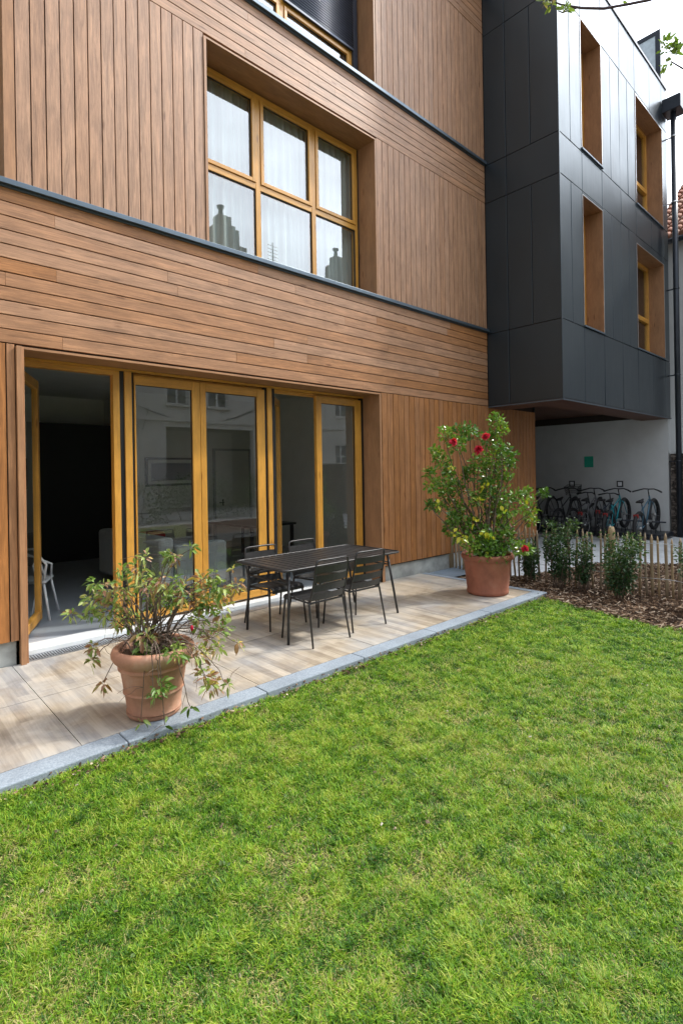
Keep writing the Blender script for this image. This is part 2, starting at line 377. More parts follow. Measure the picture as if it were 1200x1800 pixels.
# ------------------------------------------------------------------ the ground
def sheet(name, pts, z, m):
    b = MB(); b.quad([(x, y, z) for x, y in pts]); return tag(b.build(name, m), kind='structure')
sheet('ground', [(-300, -300), (300, -300), (300, 300), (-300, 300)], -.06, M['ground'])
sheet('lawn', [(-9, -11), (8.6, -11), (6.2, -5), (6.38, -3.6), (6.62, -2.6), (6.74, -2.09), (6.74, -2.0), (-9, -2.0)], -.045, M['lawn'])
sheet('mulch_bed', [(6.0, -11), (11.6, -11), (10.9, -3.6), (10.75, -2.75), (10.0, -1.6), (9.0, -1.4), (7.9, -1.15), (7.6, .0), (6.74, 0), (6.3, -2.0), (5.8, -5)], -.05, M['mulch'])
sheet('path', [(7.6, .0), (7.9, -1.15), (9.0, -1.4), (10.0, -1.6), (10.75, -2.75), (10.9, -3.6), (11.6, -11), (14.85, -11), (14.85, 9), (10.86, 9), (10.86, 0)], -.04, M['path'])
sheet('stone_slab', [(7.02, -.5), (8.6, -.62), (8.6, .0), (7.02, .0)], -.02, M['slab'])
# patio tiles: each its own slab with open joints, all one surface
b = MB(); xs = [-9, -6.8, -5.5, -4.2, -2.9, -1.6, -.27, 1.06, 2.39, 3.72, 5.05, 6.38, 6.86]
for i in range(len(xs)-1):
    for (y0, y1) in ((-1.925, -.935), (-.93, .02)): b.box(xs[i]+.0025, xs[i+1]-.0025, y0+.0015, y1-.0015, -.04, 0)
tag(b.build('patio', M['patio']), kind='structure')
b = MB(); b.box(-9, 6.86, -1.93, .3, -.055, -.012); tag(b.build('patio_bed', M['rubber']), kind='structure')
b = MB(); x = -8.3
while x < 6.7:
    x1 = min(x+1.065, 6.97); b.box(x+.003, x1-.003, -2.10+random.uniform(-.002, .002), -1.93, -.10, .004+random.uniform(-.001, .001)); x += 1.065
b.box(6.865, 6.975, -1.927, -1.0, -.1, .004); b.box(6.865, 6.975, -.994, -.02, -.1, .004)
tag(b.build('kerb', M['kerb'], bevel=.008), kind='structure')

# ------------------------------------------------------------------ timber building
TB = empty('apartment_building', (4.5, 0, 0), 0, 'timber clad apartment building with yellow wooden patio doors and boards laid upright and level', 'building')
def part(b, name, m, parent=TB, **k): return b.build(name, m, parent, **k)
TOP = 13.0
# backing wall with openings
b = MB()
def wall_rects(b, x0, x1, z0, z1, holes, ya, yb, ax=0):
    xs = sorted({x0, x1, *[h[0] for h in holes], *[h[1] for h in holes]}); 
    for i in range(len(xs)-1):
        a, c = xs[i], xs[i+1]; zs = [(h[2], h[3]) for h in holes if h[0] <= a+1e-6 and h[1] >= c-1e-6]; zs.sort(); z = z0
        for h0, h1 in zs:
            if h0 > z: b.box(a, c, ya, yb, z, h0)
            z = h1
        if z < z1: b.box(a, c, ya, yb, z, z1)
holes = [(1.175, 5.945, -.1, 2.875), (3.075, 5.925, 4.30, 6.745), (-2.515, 1.075, 4.30, 6.745), (2.185, 5.945, 7.50, 9.995)]
wall_rects(b, -9, 10.8, .22, TOP, holes, .03, .30)
part(b, 'wall', M['backing'])
# vertical board panels
def vpanel(x0, x1, z0, z1, tint, pitch=.13, name='vertical_cladding', tv=.12):
    b = MB(); n = max(1, round((x1-x0)/pitch)); p = (x1-x0)/n
    for i in range(n):
        g = .0052; dy = random.uniform(-.0015, .0015)
        b.box(x0+i*p+g, x0+(i+1)*p-g, dy, .026, z0, z1, 2, min(1, max(0, tint+random.uniform(-tv, tv))))
    return part(b, name, M['clad'], bevel=.0015, seg=1)
def hpanel(x0, x1, z0, z1, tint, pitch=.129, tv=.3):
    b = MB(); n = round((z1-z0)/pitch); p = (z1-z0)/n
    for i in range(n):
        x = x0-random.uniform(0, 3.5); 
        while x < x1:
            e = x+random.uniform(2.4, 4.8); a = max(x, x0); c = min(e, x1)
            if c-a > .02: b.box(a+.0008, c-.0008, random.uniform(-.0015, .0015), .026, z0+i*p+.0052, z0+(i+1)*p-.0052, 0, min(1, max(0, tint+random.uniform(-tv, tv))))
            x = e
    return part(b, 'horizontal_cladding', M['clad'], bevel=.0015, seg=1)
hpanel(-9, 8.99, 2.90, 4.30, .48, tv=.45); hpanel(-9, 8.99, 6.79, 7.50, .12, tv=.15); hpanel(-9, 8.99, 10.03, 10.75, .2, tv=.15)
vpanel(1.155, 3.060, 4.38, 6.785, .04); vpanel(5.955, 8.99, 4.38, 6.785, .12); vpanel(-9, -2.6, 4.38, 6.785, .04)
vpanel(5.985, 8.99, 7.58, 10.02, .1); vpanel(-9, 2.1, 7.58, 10.02, .1); vpanel(-9, 8.99, 10.84, TOP, .1)
vpanel(5.985, 10.84, .24, 2.895, .8, tv=.12)
vpanel(-9, 1.05, .22, 2.895, .85, pitch=.2); vpanel(1.05, 1.122, .22, 2.895, .5, pitch=.072)
b = MB(); b.box(1.092, 1.150, -.004, .026, 4.38, 6.785, 2, .4); part(b, 'trim_board', M['reveal_light'])
# ledges
for z in (4.30, 7.50, 10.75):
    b = MB(); b.box(-9, 8.995, -.055, .03, z+.012, z+.062); b.box(-9, 8.995, -.02, .03, z-.006, z+.012)
    part(b, 'ledge', M['ledge'], bevel=.003)
# plinth
b = MB(); b.box(5.955, 10.84, .035, .28, -.05, .235); b.box(-9, 1.10, .035, .28, -.05, .215); part(b, 'plinth', M['plinth'])
# reveals (timber lining of the openings)
def reveal(x0, x1, z0, z1, yb=.36, left=True, t=.022, trim=True, zb=None, pr=-.012, name='reveal', m='reveal'):
    b = MB(); zb = z0 if zb is None else zb
    b.box(x1, x1+t, pr+.003, yb, zb, z1, 2, .6)
    if left: b.box(x0-t, x0, pr+.003, yb, zb, z1, 2, .3)
    b.box(x0-t, x1+t, pr+.003, yb, z1, z1+t, 0, .1)
    o = part(b, name, M[m])
    b2 = MB()
    b2.box(x1, x1+t+.010, pr-.002, pr+.003, zb, z1+t, 2); b2.box(x0-t-.010, x0, pr-.002, pr+.003, zb, z1+t, 2)
    b2.box(x0, x1, pr-.002, pr+.003, z1, z1+t, 0); b2.build('edge_trim', M['reveal_light'], o, world=True)
    return o
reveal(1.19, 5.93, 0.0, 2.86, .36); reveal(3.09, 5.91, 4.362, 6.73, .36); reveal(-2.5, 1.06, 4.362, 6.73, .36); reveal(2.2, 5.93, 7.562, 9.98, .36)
# protruding left jamb post of the door opening
b = MB(); b.box(1.125, 1.168, -.04, .03, .0, 2.88, 2, .3); part(b, 'jamb_post', M['reveal_light'], bevel=.002)
b = MB(); b.box(5.93, 5.985, -.02, .035, -.02, .26, 2, .6); part(b, 'jamb_post', M['reveal_light'])

# ---- patio doors
def frame_rect(b, x0, x1, y0, y1, z0, z1, wv=.06, wt=None, wb=None, t=.3):
    wt = wt or wv; wb = wb or wv
    b.box(x0, x0+wv, y0, y1, z0, z1, 2, t); b.box(x1-wv, x1, y0, y1, z0, z1, 2, t+.2)
    b.box(x0+wv, x1-wv, y0+.001, y1-.001, z1-wt, z1, 0, t+.1); b.box(x0+wv, x1-wv, y0+.001, y1-.001, z0, z0+wb, 0, t)
def handle(x, y, z, parent, side=-1):
    b = MB(); b.box(x-.014, x+.014, y-.012*1, y, z-.07, z+.07); b.tube([(x, y, z), (x, y-.05, z), (x-.02, y-.055, z), (x-.12, y-.055, z)], .009, 8)
    b.build('handle', M['dark_pipe'], parent)
ZB, ZT = .05, 2.83
def frame_part(name, mb): return part(mb, name, M['yellow'])
def leaf_closed(x0, x1, parent, y0=.335, y1=.395, w0=.09, w1=.09):
    b = MB(); b.box(x0, x0+w0, y0, y1, ZB+.03, ZT-.03, 2, .2); b.box(x1-w1, x1, y0, y1, ZB+.03, ZT-.03, 2, .5)
    b.box(x0+w0, x1-w1, y0+.001, y1, ZT-.13, ZT-.03, 0, .3); b.box(x0+w0, x1-w1, y0+.001, y1, ZB+.03, ZB+.12, 0, .4)
    b.build('door_leaf', M['yellow'], parent, bevel=.004)
    b = MB(); b.box(x0+w0-.008, x0+w0+.006, y0+.02, y1-.02, ZB+.12, ZT-.13); b.box(x1-w1-.006, x1-w1+.008, y0+.02, y1-.02, ZB+.12, ZT-.13)
    b.box(x0+w0+.006, x1-w1-.006, y0+.02, y1-.02, ZT-.136, ZT-.13); b.box(x0+w0+.006, x1-w1-.006, y0+.02, y1-.02, ZB+.12, ZB+.126); b.build('gasket', M['rubber'], parent)
    b = MB(); b.quad([(x0+w0, y0+.03, ZB+.1), (x1-w1, y0+.03, ZB+.1), (x1-w1, y0+.03, ZT-.12), (x0+w0, y0+.03, ZT-.12)]); b.build('pane', M['glass'], parent)
def leaf_open(hx, hy, wdt, ang, parent):
    """hinged at (hx,hy), swung into the room by ang from the closed line"""
    c, s = math.cos(ang), math.sin(ang); 
    def T(u, v): return (hx+u*c-v*s, hy+u*s+v*c)
    def obox(b, u0, u1, v0, v1, z0, z1, ax, t):
        k = len(b.v); b.box(u0, u1, v0, v1, z0, z1, ax, t)
        for i in range(k, len(b.v)): p = b.v[i]; q = T(p[0], p[1]); b.v[i] = (q[0], q[1], p[2])
    b = MB(); w_ = .085
    obox(b, 0, w_, 0, .06, ZB+.03, ZT-.05, 2, .2); obox(b, wdt-w_, wdt, 0, .06, ZB+.03, ZT-.05, 2, .4)
    obox(b, w_, wdt-w_, .001, .059, ZT-.15, ZT-.05, 0, .2); obox(b, w_, wdt-w_, .001, .059, ZB+.03, ZB+.13, 0, .2)
    b.build('door_leaf', M['yellow'], parent, bevel=.004)
    b = MB(); p0 = T(w_, .03); p1 = T(wdt-w_, .03); b.quad([(*p0, ZB+.13), (*p1, ZB+.13), (*p1, ZT-.15), (*p0, ZT-.15)]); b.build('pane', M['glass'], parent)
# opening one: the open door
b = MB(); b.box(1.195, 1.235, .34, .43, ZB, ZT, 2, .3); b.box(2.105, 2.172, .34, .43, ZB, ZT, 2, .5); b.box(1.235, 2.105, .342, .43, ZT-.05, ZT, 0, .3)
p = frame_part('patio_door', b); p['label'] = 'patio door with its glazed leaf swung open into the dark room'
leaf_open(1.24, .43, .90, R(66), p)
# opening two: closed pair
b = MB(); b.box(2.222, 2.298, .325, .43, ZB, ZT, 2, .5); b.box(2.325, 4.07, .402, .43, ZT-.05, ZT, 0, .3)
p = frame_part('patio_door', b)
leaf_closed(2.33, 3.125, p, w0=.018, w1=.10); leaf_closed(3.13, 4.065, p, w0=.075, w1=.12)
# opening three: left leaf folded in, right closed
b = MB(); b.box(4.105, 4.175, .325, .43, ZB, ZT, 2, .4); b.box(4.235, 5.90, .402, .43, ZT-.05, ZT, 0, .3)
p = frame_part('patio_door', b)
leaf_open(4.24, .43, .80, R(45), p); leaf_closed(4.96, 5.875, p, w0=.10, w1=.13)
# black rubber coupling strips between the door sets
for x0, x1 in ((2.175, 2.219), (2.30, 2.322), (4.068, 4.102), (4.178, 4.232), (5.878, 5.928)):
    b = MB(); b.box(x0, x1, .345, .43, .049, ZT); part(b, 'coupling_strip', M['rubber'])
b = MB(); b.box(1.19, 5.93, .33, .44, 2.832, 2.858, 0, .4); part(b, 'head_rail', M['yellow'])
# threshold and drain
b = MB(); b.box(1.19, 5.93, .21, .47, -.03, .048); part(b, 'threshold', M['threshold'], bevel=.006)
b = MB()
b.box(1.19, 5.93, .024, .034, -.03, .006); b.box(1.19, 5.93, .196, .206, -.03, .006)
x = 1.2
while x < 5.92: b.box(x, x+.014, .034, .196, -.012, .004); x += .024
part(b, 'drain_grate', M['steel'])

# ---- first floor window
def grid_window(xs, zs, x0, x1, z0, z1, y, sash_rows, gname='window', gmat='glass_up', mullw=.075, outer=.055):
    """xs: mullion centres, zs: transom centres"""
    b = MB(); yb = y+.09
    b.box(x0, x0+outer, y, yb, z0, z1, 2, .3); b.box(x1-outer, x1, y, yb, z0, z1, 2, .5)
    b.box(x0+outer, x1-outer, y+.001, yb, z1-outer, z1, 0, .3); b.box(x0+outer, x1-outer, y+.001, yb, z0, z0+outer, 0, .4)
    for xm in xs: b.box(xm-mullw/2, xm+mullw/2, y-.004, yb, z0+outer, z1-outer, 2, random.random())
    cx = [x0+outer]+[v for xm in xs for v in (xm-mullw/2, xm+mullw/2)]+[x1-outer]
    for i in range(0, len(cx), 2):
        for zm in zs: b.box(cx[i], cx[i+1], y-.002, yb, zm-mullw/2, zm+mullw/2, 0, random.random())
    o = part(b, gname, M['yellow'], bevel=.003)
    cz = [z0+outer]+[v for zm in zs for v in (zm-mullw/2, zm+mullw/2)]+[z1-outer]
    for j in range(0, len(cz), 2):
        for i in range(0, len(cx), 2):
            a, c, e, f = cx[i], cx[i+1], cz[j], cz[j+1]
            if j//2 in sash_rows:
                b = MB(); frame_rect(b, a+.004, c-.004, y-.018, y+.05, e+.004, f-.004, .05); b.build('sash', M['yellow'], o, bevel=.004)
                a += .05; c -= .05; e += .05; f -= .05
            g = .010; b = MB(); b.box(a, a+g, y+.01, y+.03, e, f); b.box(c-g, c, y+.01, y+.03, e, f); b.box(a+g, c-g, y+.01, y+.03, e, e+g); b.box(a+g, c-g, y+.01, y+.03, f-g, f)
            b.build('gasket', M['rubber'], o)
            b = MB(); b.quad([(a, y+.025, e), (c, y+.025, e), (c, y+.025, f), (a, y+.025, f)]); b.build('pane', M[gmat], o)
    return o
grid_window([4.02, 4.98], [5.48], 3.10, 5.875, 4.37, 6.715, .34, (1,))
b = MB(); b.box(5.876, 5.908, .35, .43, 4.37, 6.72); part(b, 'coupling_strip', M['rubber'])
b = MB(); b.box(5.893, 5.928, .35, .43, 7.58, 9.97); part(b, 'coupling_strip', M['rubber'])
grid_window([-.7], [5.48], -2.49, 1.0, 4.37, 6.715, .34, (1,))
b = MB(); b.box(1.0, 1.058, .33, .43, 4.37, 6.72); part(b, 'coupling_strip', M['rubber'])
w2 = grid_window([3.3, 4.45], [8.2], 2.21, 5.80, 7.58, 9.96, .34, (0,))
b = MB(); b.box(5.80, 5.892, .30, .43, 7.58, 9.97); b.build('shutter_rail', M['shutter'], w2)
for (x0, x1, zb) in ((4.46, 5.79, 8.22), (3.31, 4.42, 8.78), (2.23, 3.27, 9.2)):
    b = MB(); z = zb
    while z < 9.95:
        b.tube([(x0, .30, z+.02), (x1, .30, z+.02)], .021, 8); z += .038
    b.box(x0, x1, .285, .315, zb-.03, zb+.004); b.build('shutter', M['shutter'], w2)

# ---- rooms
b = MB(); b.box(-6, 10.7, .47, 7.0, -.03, .03); part(b, 'room_floor', M['room_floor'])
b = MB(); b.box(-6, 10.7, .301, 7.0, 3.35, 3.45); b.box(1.0, 6.2, .441, .5, 2.86, 3.35); part(b, 'ceiling', M['room_white'])
b = MB(); b.box(4.25, 7.2, 5.0, 5.1, .03, 3.35); b.box(4.15, 4.25, 5.0, 6.6, .03, 3.35); b.box(7.2, 7.3, .301, 5.1, .03, 3.35); b.box(-6, 4.15, 6.6, 6.7, .03, 3.35)
b.box(-1.0, -.9, .301, 6.6, .03, 3.35); b.box(5.95, 7.2, .301, .42, .03, 3.35); b.box(-.9, 1.16, .301, .42, .03, 3.35); part(b, 'room_wall', M['room_white'])
b = MB(); b.box(1.2, 4.149, 5.7, 6.59, .03, 2.72); b.box(.3, 1.19, 4.8, 6.59, .03, 2.72); part(b, 'black_cupboard_wall', M['black_wall'])
b = MB(); b.box(5.95, 6.82, 4.955, 4.998, .03, 2.2); d = part(b, 'interior_door', M['room_white'])
b = MB(); b.box(5.9, 5.945, 4.945, 4.998, .03, 2.25); b.box(6.825, 6.87, 4.945, 4.998, .03, 2.25); b.box(5.945, 6.825, 4.945, 4.998, 2.205, 2.25); b.build('frame', M['sofa'], d); handle(6.12, 4.953, 1.05, d)
for z0 in (4.3, 7.5, 10.7):
    b = MB(); b.box(-9, 8.9, .31, 5, z0-.12, z0+.04); part(b, 'floor_slab', M['room_white'])
b = MB(); b.box(-9, 8.95, 4.9, 5.0, 3.5, TOP); b.box(-9.1, -9, 0, 7, 0, TOP); b.box(-9, 10.8, 7.0, 7.1, 0, 4.1); part(b, 'back_wall', M['room_white'])
b = MB(); b.box(-9.2, 9.0, -.02, 5.2, TOP, TOP+.15); part(b, 'roof', M['slate_roof'])

def curtain(x0, x1, z0, z1, y, label, rail=None):
    n = 160; V = []; F = []
    for i in range(n+1):
        u = i/n; x = x0+(x1-x0)*u; dy = .03*math.sin(u*(x1-x0)*52+math.sin(u*19)*1.5)+.014*math.sin(u*(x1-x0)*21)
        V += [(x, y+dy, z0), (x, y+dy*.8, z1)]
    for i in range(n): F.append((2*i, 2*i+2, 2*i+3, 2*i+1))
    o = np_mesh('curtain', np.array(V), np.array(F), np.zeros(len(F)), M['curtain'], None, True); tag(o, label, 'curtain', 'voile curtains behind the first floor windows'); return o
curtain(3.12, 5.86, 4.42, 6.74, .50, 'white voile curtain across the six pane first floor window above the patio')
curtain(-2.4, .98, 4.42, 6.74, .50, 'white voile curtain behind the cut off window at the left edge of the photo')
b = MB(); b.box(2.25, 5.1, .52, .535, 7.62, 9.9); tag(b.build('window_blind', M['white_plastic']), 'flat white blind behind the shuttered second floor window', 'blind')
# ---- furniture inside
s = empty('sofa', (3.62, 2.5, .03), R(3), 'pale grey fabric sofa seen dimly behind the closed patio doors', 'sofa')
b = MB(); b.box(-.45, .45, -.9, .9, .08, .42); b.build('base', M['sofa'], s, world=False, bevel=.04)
b = MB(); b.box(-.60, -.38, -1.05, 1.05, .08, .80); b.build('backrest', M['sofa'], s, world=False, bevel=.06, seg=3)
for y0 in (-1.08, .84):
    b = MB(); b.box(-.36, .46, y0, y0+.22, .08, .68); b.build('armrest', M['sofa'], s, world=False, bevel=.06, seg=3)
for y0 in (-.83, .015):
    b = MB(); b.box(-.3, .44, y0, y0+.81, .425, .56); b.build('seat_cushion', M['sofa'], s, world=False, bevel=.04, seg=3)
b = MB(); b.box(3.5, 3.85, 2.9, 3.25, .60, .76); tag(b.build('cushion', M['red'], bevel=.05, seg=3), 'dark red cushion lying on the pale sofa', 'cushion')
t = empty('dining_table', (5.6, 3.2, .03), 0, 'dark table standing in the room behind the second patio door', 'table')
b = MB(); b.box(-.5, .5, -.9, .9, .70, .735); b.build('tabletop', M['furn'], t, world=False, bevel=.004)
for a, c in ((-.44, -.84), (.44, -.84), (-.44, .84), (.44, .84)):
    b = MB(); b.box(a-.025, a+.025, c-.025, c+.025, 0, .70); b.build('leg', M['furn'], t, world=False)
fr = empty('picture', (4.93, 4.99, 1.75), 0, 'black framed panoramic picture hanging on the white room wall', 'picture')
b = MB(); b.box(4.42, 5.44, 4.96, 4.985, 1.50, 2.0); b.build('print', M['sign_dark'], fr)
b = MB(); frame_rect(b, 4.38, 5.48, 4.945, 4.998, 1.46, 2.04, .04); b.build('frame', M['black_wall'], fr)
b = MB(); frame_rect(b, 4.421, 5.439, 4.952, 4.959, 1.501, 1.999, .07); b.build('mount', M['room_white'], fr)
c = empty('white_chair', (1.55, 1.62, .03), R(-25), 'white tubular chair just inside the open patio door', 'chair')
b = MB(); b.box(-.23, .23, -.22, .22, .43, .455); b.build('seat', M['white_plastic'], c, world=False, bevel=.01)
for (a, e, q, r_) in ((.20, .19, .27, .25), (-.20, .19, -.27, .25), (.20, -.19, .27, -.25), (-.20, -.19, -.27, -.25)):
    b = MB(); b.tube([(a, e, .43), (q, r_, 0)], .014, 8); b.build('leg', M['white_plastic'], c, world=False)
b = MB(); b.tube([(-.2, -.2, .45), (-.24, -.24, .65), (-.12, -.27, .84), (.12, -.27, .84), (.24, -.24, .65), (.2, -.2, .45)], .014, 8)
b.tube([(-.22, .1, .45), (-.25, 0, .62), (-.1, -.25, .8), (.16, -.26, .74), (.22, -.2, .5)], .012, 8); b.tube([(.22, .1, .45), (.25, 0, .62), (.05, -.25, .78), (-.18, -.26, .7), (-.2, -.2, .5)], .012, 8)
b.build('backrest', M['white_plastic'], c, world=False)

# ------------------------------------------------------------------ dark metal building over the passage
DB = empty('metal_building', (12, 2, 0), 0, 'dark metal panelled building volume raised over the bicycle passage', 'building')
YF = -1.45; ZT2 = 11.05; XE = 15.0
wins = [(9.92, 10.86, 4.30, 6.72), (12.74, 14.62, 4.30, 6.62), (9.92, 10.88, 7.56, 9.97), (12.78, 14.62, 7.50, 9.92)]
b = MB(); wall_rects(b, 9.03, XE-.01, 2.92, ZT2-.02, [(w_[0]-.01, w_[1]+.01, w_[2]-.01, w_[3]+.01) for w_ in wins], YF+.03, YF+.30)
b.box(9.03, 9.2, YF+.30, 5, 2.92, ZT2-.02); b.box(XE-.2, XE-.01, YF+.30, 5, 2.92, ZT2-.02); b.box(9.2, XE-.2, 4.8, 5, 2.92, ZT2-.02)
part(b, 'wall', M['backing'], DB)
def panel_front(b, x0, x1, z0, z1):
    g = .0065; k = [random.uniform(-.004, .004) for _ in range(4)]
    P = [(x0+g, YF+k[0], z0+g), (x1-g, YF+k[1], z0+g), (x1-g, YF+k[2], z1-g), (x0+g, YF+k[3], z1-g)]
    n = len(b.v); b.v += P+[(p[0], YF+.028, p[2]) for p in P]
    for q in ((0, 1, 2, 3), (4, 5, 1, 0), (5, 6, 2, 1), (6, 7, 3, 2), (7, 4, 0, 3)): b.face([n+i for i in q])
rows = [(2.90, 4.275, (9.0, 9.93, 10.86, 11.83, 12.74, 13.72, 14.62, XE)), (4.275, 6.78, (9.0, 9.45, 9.92, None, 10.86, 11.33, 11.82, 12.28, 12.74, None, 14.62, XE)),
        (6.78, 7.50, (9.0, 9.93, 10.86, 11.86, 12.75, 13.75, 14.62, XE)), (7.50, 9.98, (9.0, 9.45, 9.92, None, 10.88, 11.33, 11.82, 12.28, 12.76, None, 14.62, XE)),
        (9.98, ZT2, (9.0, 9.93, 10.88, 11.86, 12.76, 13.75, 14.62, XE))]
for z0, z1, xs_ in rows:
    b = MB(); i = 0
    while i < len(xs_)-1:
        if xs_[i+1] is None:
            i += 2; continue
        if xs_[i] is not None: panel_front(b, xs_[i], xs_[i+1], z0, z1)
        i += 1
    # strips above and below the openings of this row
    for w_ in wins:
        if z0-.1 < w_[2] < z1:
            if w_[2]-z0 > .03: panel_front(b, w_[0], w_[1], z0, w_[2])
            if z1-w_[3] > .03: panel_front(b, w_[0], w_[1], w_[3], z1)
    part(b, 'metal_panels', M['metal'], DB, bevel=.004)
b = MB()
for z0, z1, tall in ((2.90, 4.275, 0), (4.275, 6.78, 1), (6.78, 7.50, 0), (7.50, 9.98, 1), (9.98, ZT2, 0)):
    ys = [YF, -.93, -.45, .0] if tall else [YF, -.45, .0]
    for i in range(len(ys)-1):
        k = random.uniform(-.002, .002); b.box(9.0+k, 9.028, ys[i]+.005, ys[i+1]-.005, z0+.005, z1-.005)
part(b, 'metal_panels', M['metal_side'], DB, bevel=.004)
b = MB(); b.box(8.985, 9.02, YF-.008, YF+.012, 2.88, ZT2); part(b, 'corner_trim', M['metal'], DB, bevel=.003)
b = MB(); b.box(8.98, XE+.02, YF-.02, YF+.3, ZT2, ZT2+.06); b.box(8.98, 9.3, YF+.3, 5, ZT2, ZT2+.06); part(b, 'roof_edge', M['dark_pipe'], DB)
b = MB(); b.box(9.2, XE, YF+.3, 5, ZT2-.1, ZT2-.02); part(b, 'roof', M['slate_roof'], DB)
# underside
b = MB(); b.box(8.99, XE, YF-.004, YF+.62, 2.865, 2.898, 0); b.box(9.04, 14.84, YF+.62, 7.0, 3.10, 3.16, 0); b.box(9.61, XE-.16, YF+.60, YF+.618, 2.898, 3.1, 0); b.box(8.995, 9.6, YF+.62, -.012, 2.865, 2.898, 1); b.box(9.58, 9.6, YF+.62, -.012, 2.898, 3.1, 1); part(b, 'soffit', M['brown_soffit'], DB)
b = MB(); b.box(8.985, XE+.004, YF-.016, YF-.004, 2.868, 2.892); b.box(8.972, 8.985, YF-.004, -.01, 2.868, 2.892); part(b, 'drip_edge', M['ledge'], DB)
for (x0, x1, z0, z1), full in zip(wins, (0, 1, 0, 1)):
    b = MB(); t_ = .02; yb = YF+.42
    b.box(x1-t_, x1, YF-.004, yb, z0, z1, 2, .5); b.box(x0, x0+t_, YF-.004, yb, z0, z1, 2, .5); b.box(x0+t_, x1-t_, YF-.004, yb, z1-t_, z1, 0, .2)
    o = part(b, 'window', M['reveal'], DB)
    b = MB(); b.box(x0-.01, x1+.01, YF-.03, yb, z0-.02, z0+.012); b.build('sill', M['ledge'], o, bevel=.003)
    b = MB(); b.box(x0-.005, x0+.008, YF-.008, YF-.005, z0+.012, z1); b.box(x1-.008, x1+.005, YF-.008, YF-.005, z0+.012, z1); b.box(x0+.008, x1-.008, YF-.008, YF-.005, z1-.012, z1); b.build('edge_trim', M['alu'], o)
    b = MB(); frame_rect(b, x0+t_, x1-t_, yb-.09, yb-.01, z0+.013, z1-t_, .07); 
    if full: b.box(x0+t_+.07, x1-t_-.07, yb-.1, yb-.012, z0+.92, z0+1.02, 0, .4)
    b.build('frame', M['yellow'], o, bevel=.004)
    b = MB(); b.quad([(x0+.08, yb-.04, z0+.08), (x1-.08, yb-.04, z0+.08), (x1-.08, yb-.04, z1-.08), (x0+.08, yb-.04, z1-.08)]); b.build('pane', M['glass_up'], o)
    b = MB(); b.box(x0-.3, x1+.3, yb+1.5, yb+1.52, z0-.3, z1+.3); b.build('room_wall', M['room_white'], o)
# glazed roof light showing above the roof edge
b = MB(); b.box(14.90, 14.97, -1.27, 1.6, 11.0, 12.47); rl = part(b, 'roof_light', simple('pale_glazing', (.6, .68, .72), .2), DB)
b = MB(); b.box(14.88, 14.99, -1.38, -1.27, 11.0, 12.57); b.box(14.88, 14.99, -1.27, 1.7, 12.47, 12.57); b.build('frame', M['dark_pipe'], rl)
b = MB(); b.box(9.0, 10.9, -1.45, 3.0, 11.115, 14.2); part(b, 'shadow_block', M['metal'], DB)  # unseen volume added on the roof to shade the upper timber facade
# white passage wall + back
PW = empty('passage_wall', (14.95, 2, 0), 0, 'white painted wall closing the shaded bicycle passage on its right', 'wall')
b = MB(); b.box(14.85, 15.05, -1.42, 8.0, -.05, 3.1); part(b, 'wall_body', M['white_wall'], PW)
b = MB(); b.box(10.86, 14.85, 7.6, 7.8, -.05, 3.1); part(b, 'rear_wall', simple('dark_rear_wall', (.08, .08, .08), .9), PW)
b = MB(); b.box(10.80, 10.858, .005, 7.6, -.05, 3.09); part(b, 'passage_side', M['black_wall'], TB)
b = MB(); b.box(14.835, 14.849, .38, .62, 1.70, 2.0); tag(b.build('green_notice', M['green_post'], bevel=.004), 'small green notice plate fixed to the white passage wall', 'sign')
for y_, k in ((.97, 'square black outlined plate on the passage wall above the dark bicycles'), (-.29, 'square black outlined plate on the passage wall above the turquoise bicycle')):
    q = empty('wall_plate', (14.84, y_, 1.25), 0, k, 'sign', 'small plates on the passage wall')
    b = MB()
    for a in ((-.08, .08, .05, .08), (-.08, .08, -.08, -.05), (-.08, -.05, -.05, .05), (.05, .08, -.05, .05)): b.box(-.006, .006, a[0], a[1], a[2], a[3])
    b.build('frame', M['sign_dark'], q, world=False)
    b = MB(); b.box(.0, .007, -.05, .05, -.05, .05); b.build('plate', M['white_plastic'], q, world=False)
# downpipe and hopper
dp = empty('downpipe', (14.8, -1.66, 0), 0, 'dark metal downpipe with square hopper running down the corner of the metal building', 'drainpipe')
b = MB(); b.tube([(14.80, -1.66, -.05), (14.80, -1.66, 10.3)], .062, 16); part(b, 'pipe', M['dark_pipe'], dp)
for z in (1.8, 3.9, 6.0, 8.1, 9.7):
    b = MB(); b.tube([(14.80, -1.66, z), (14.80, -1.66, z+.035)], .071, 16); b.box(14.79, 14.81, -1.6, -1.45, z, z+.03); part(b, 'bracket', M['steel'] if z > 8 else M['dark_pipe'], dp)
b = MB(); b.box(14.62, 15.06, -1.86, -1.46, 10.3, 10.62); part(b, 'hopper', M['dark_pipe'], dp, bevel=.01)
# boundary stone wall + neighbour
b = MB(); b.box(14.87, 15.2, -11.5, -1.46, -.05, 2.0); bw = b.build('rubble_wall', M['rubble']); tag(bw, 'dark rubble stone boundary wall beside the downpipe', 'wall')
b = MB(); b.box(14.84, 15.23, -11.5, -1.45, 2.0, 2.05); bw_c = b.build('coping', M['white_wall'], bw)
NB = empty('neighbour_house', (20, -4, 0), 0, 'white rendered neighbouring house with clay tile roof behind the downpipe', 'house')
b = MB(); k = 0
prof = [(-8.9, 0), (-2.75, 0), (-2.75, 9.27), (-4.9, 11.28), (-8.9, 7.55)]
b.v += [(15.6, y, z) for y, z in prof]+[(24.0, y, z) for y, z in prof]
b.face([0, 1, 2, 3, 4]); b.face([9, 8, 7, 6, 5])
for i in range(5): j = (i+1) % 5; b.face([j, i, i+5, j+5])
b.box(15.6, 24, -2.75, -.9, 0, 7.45)
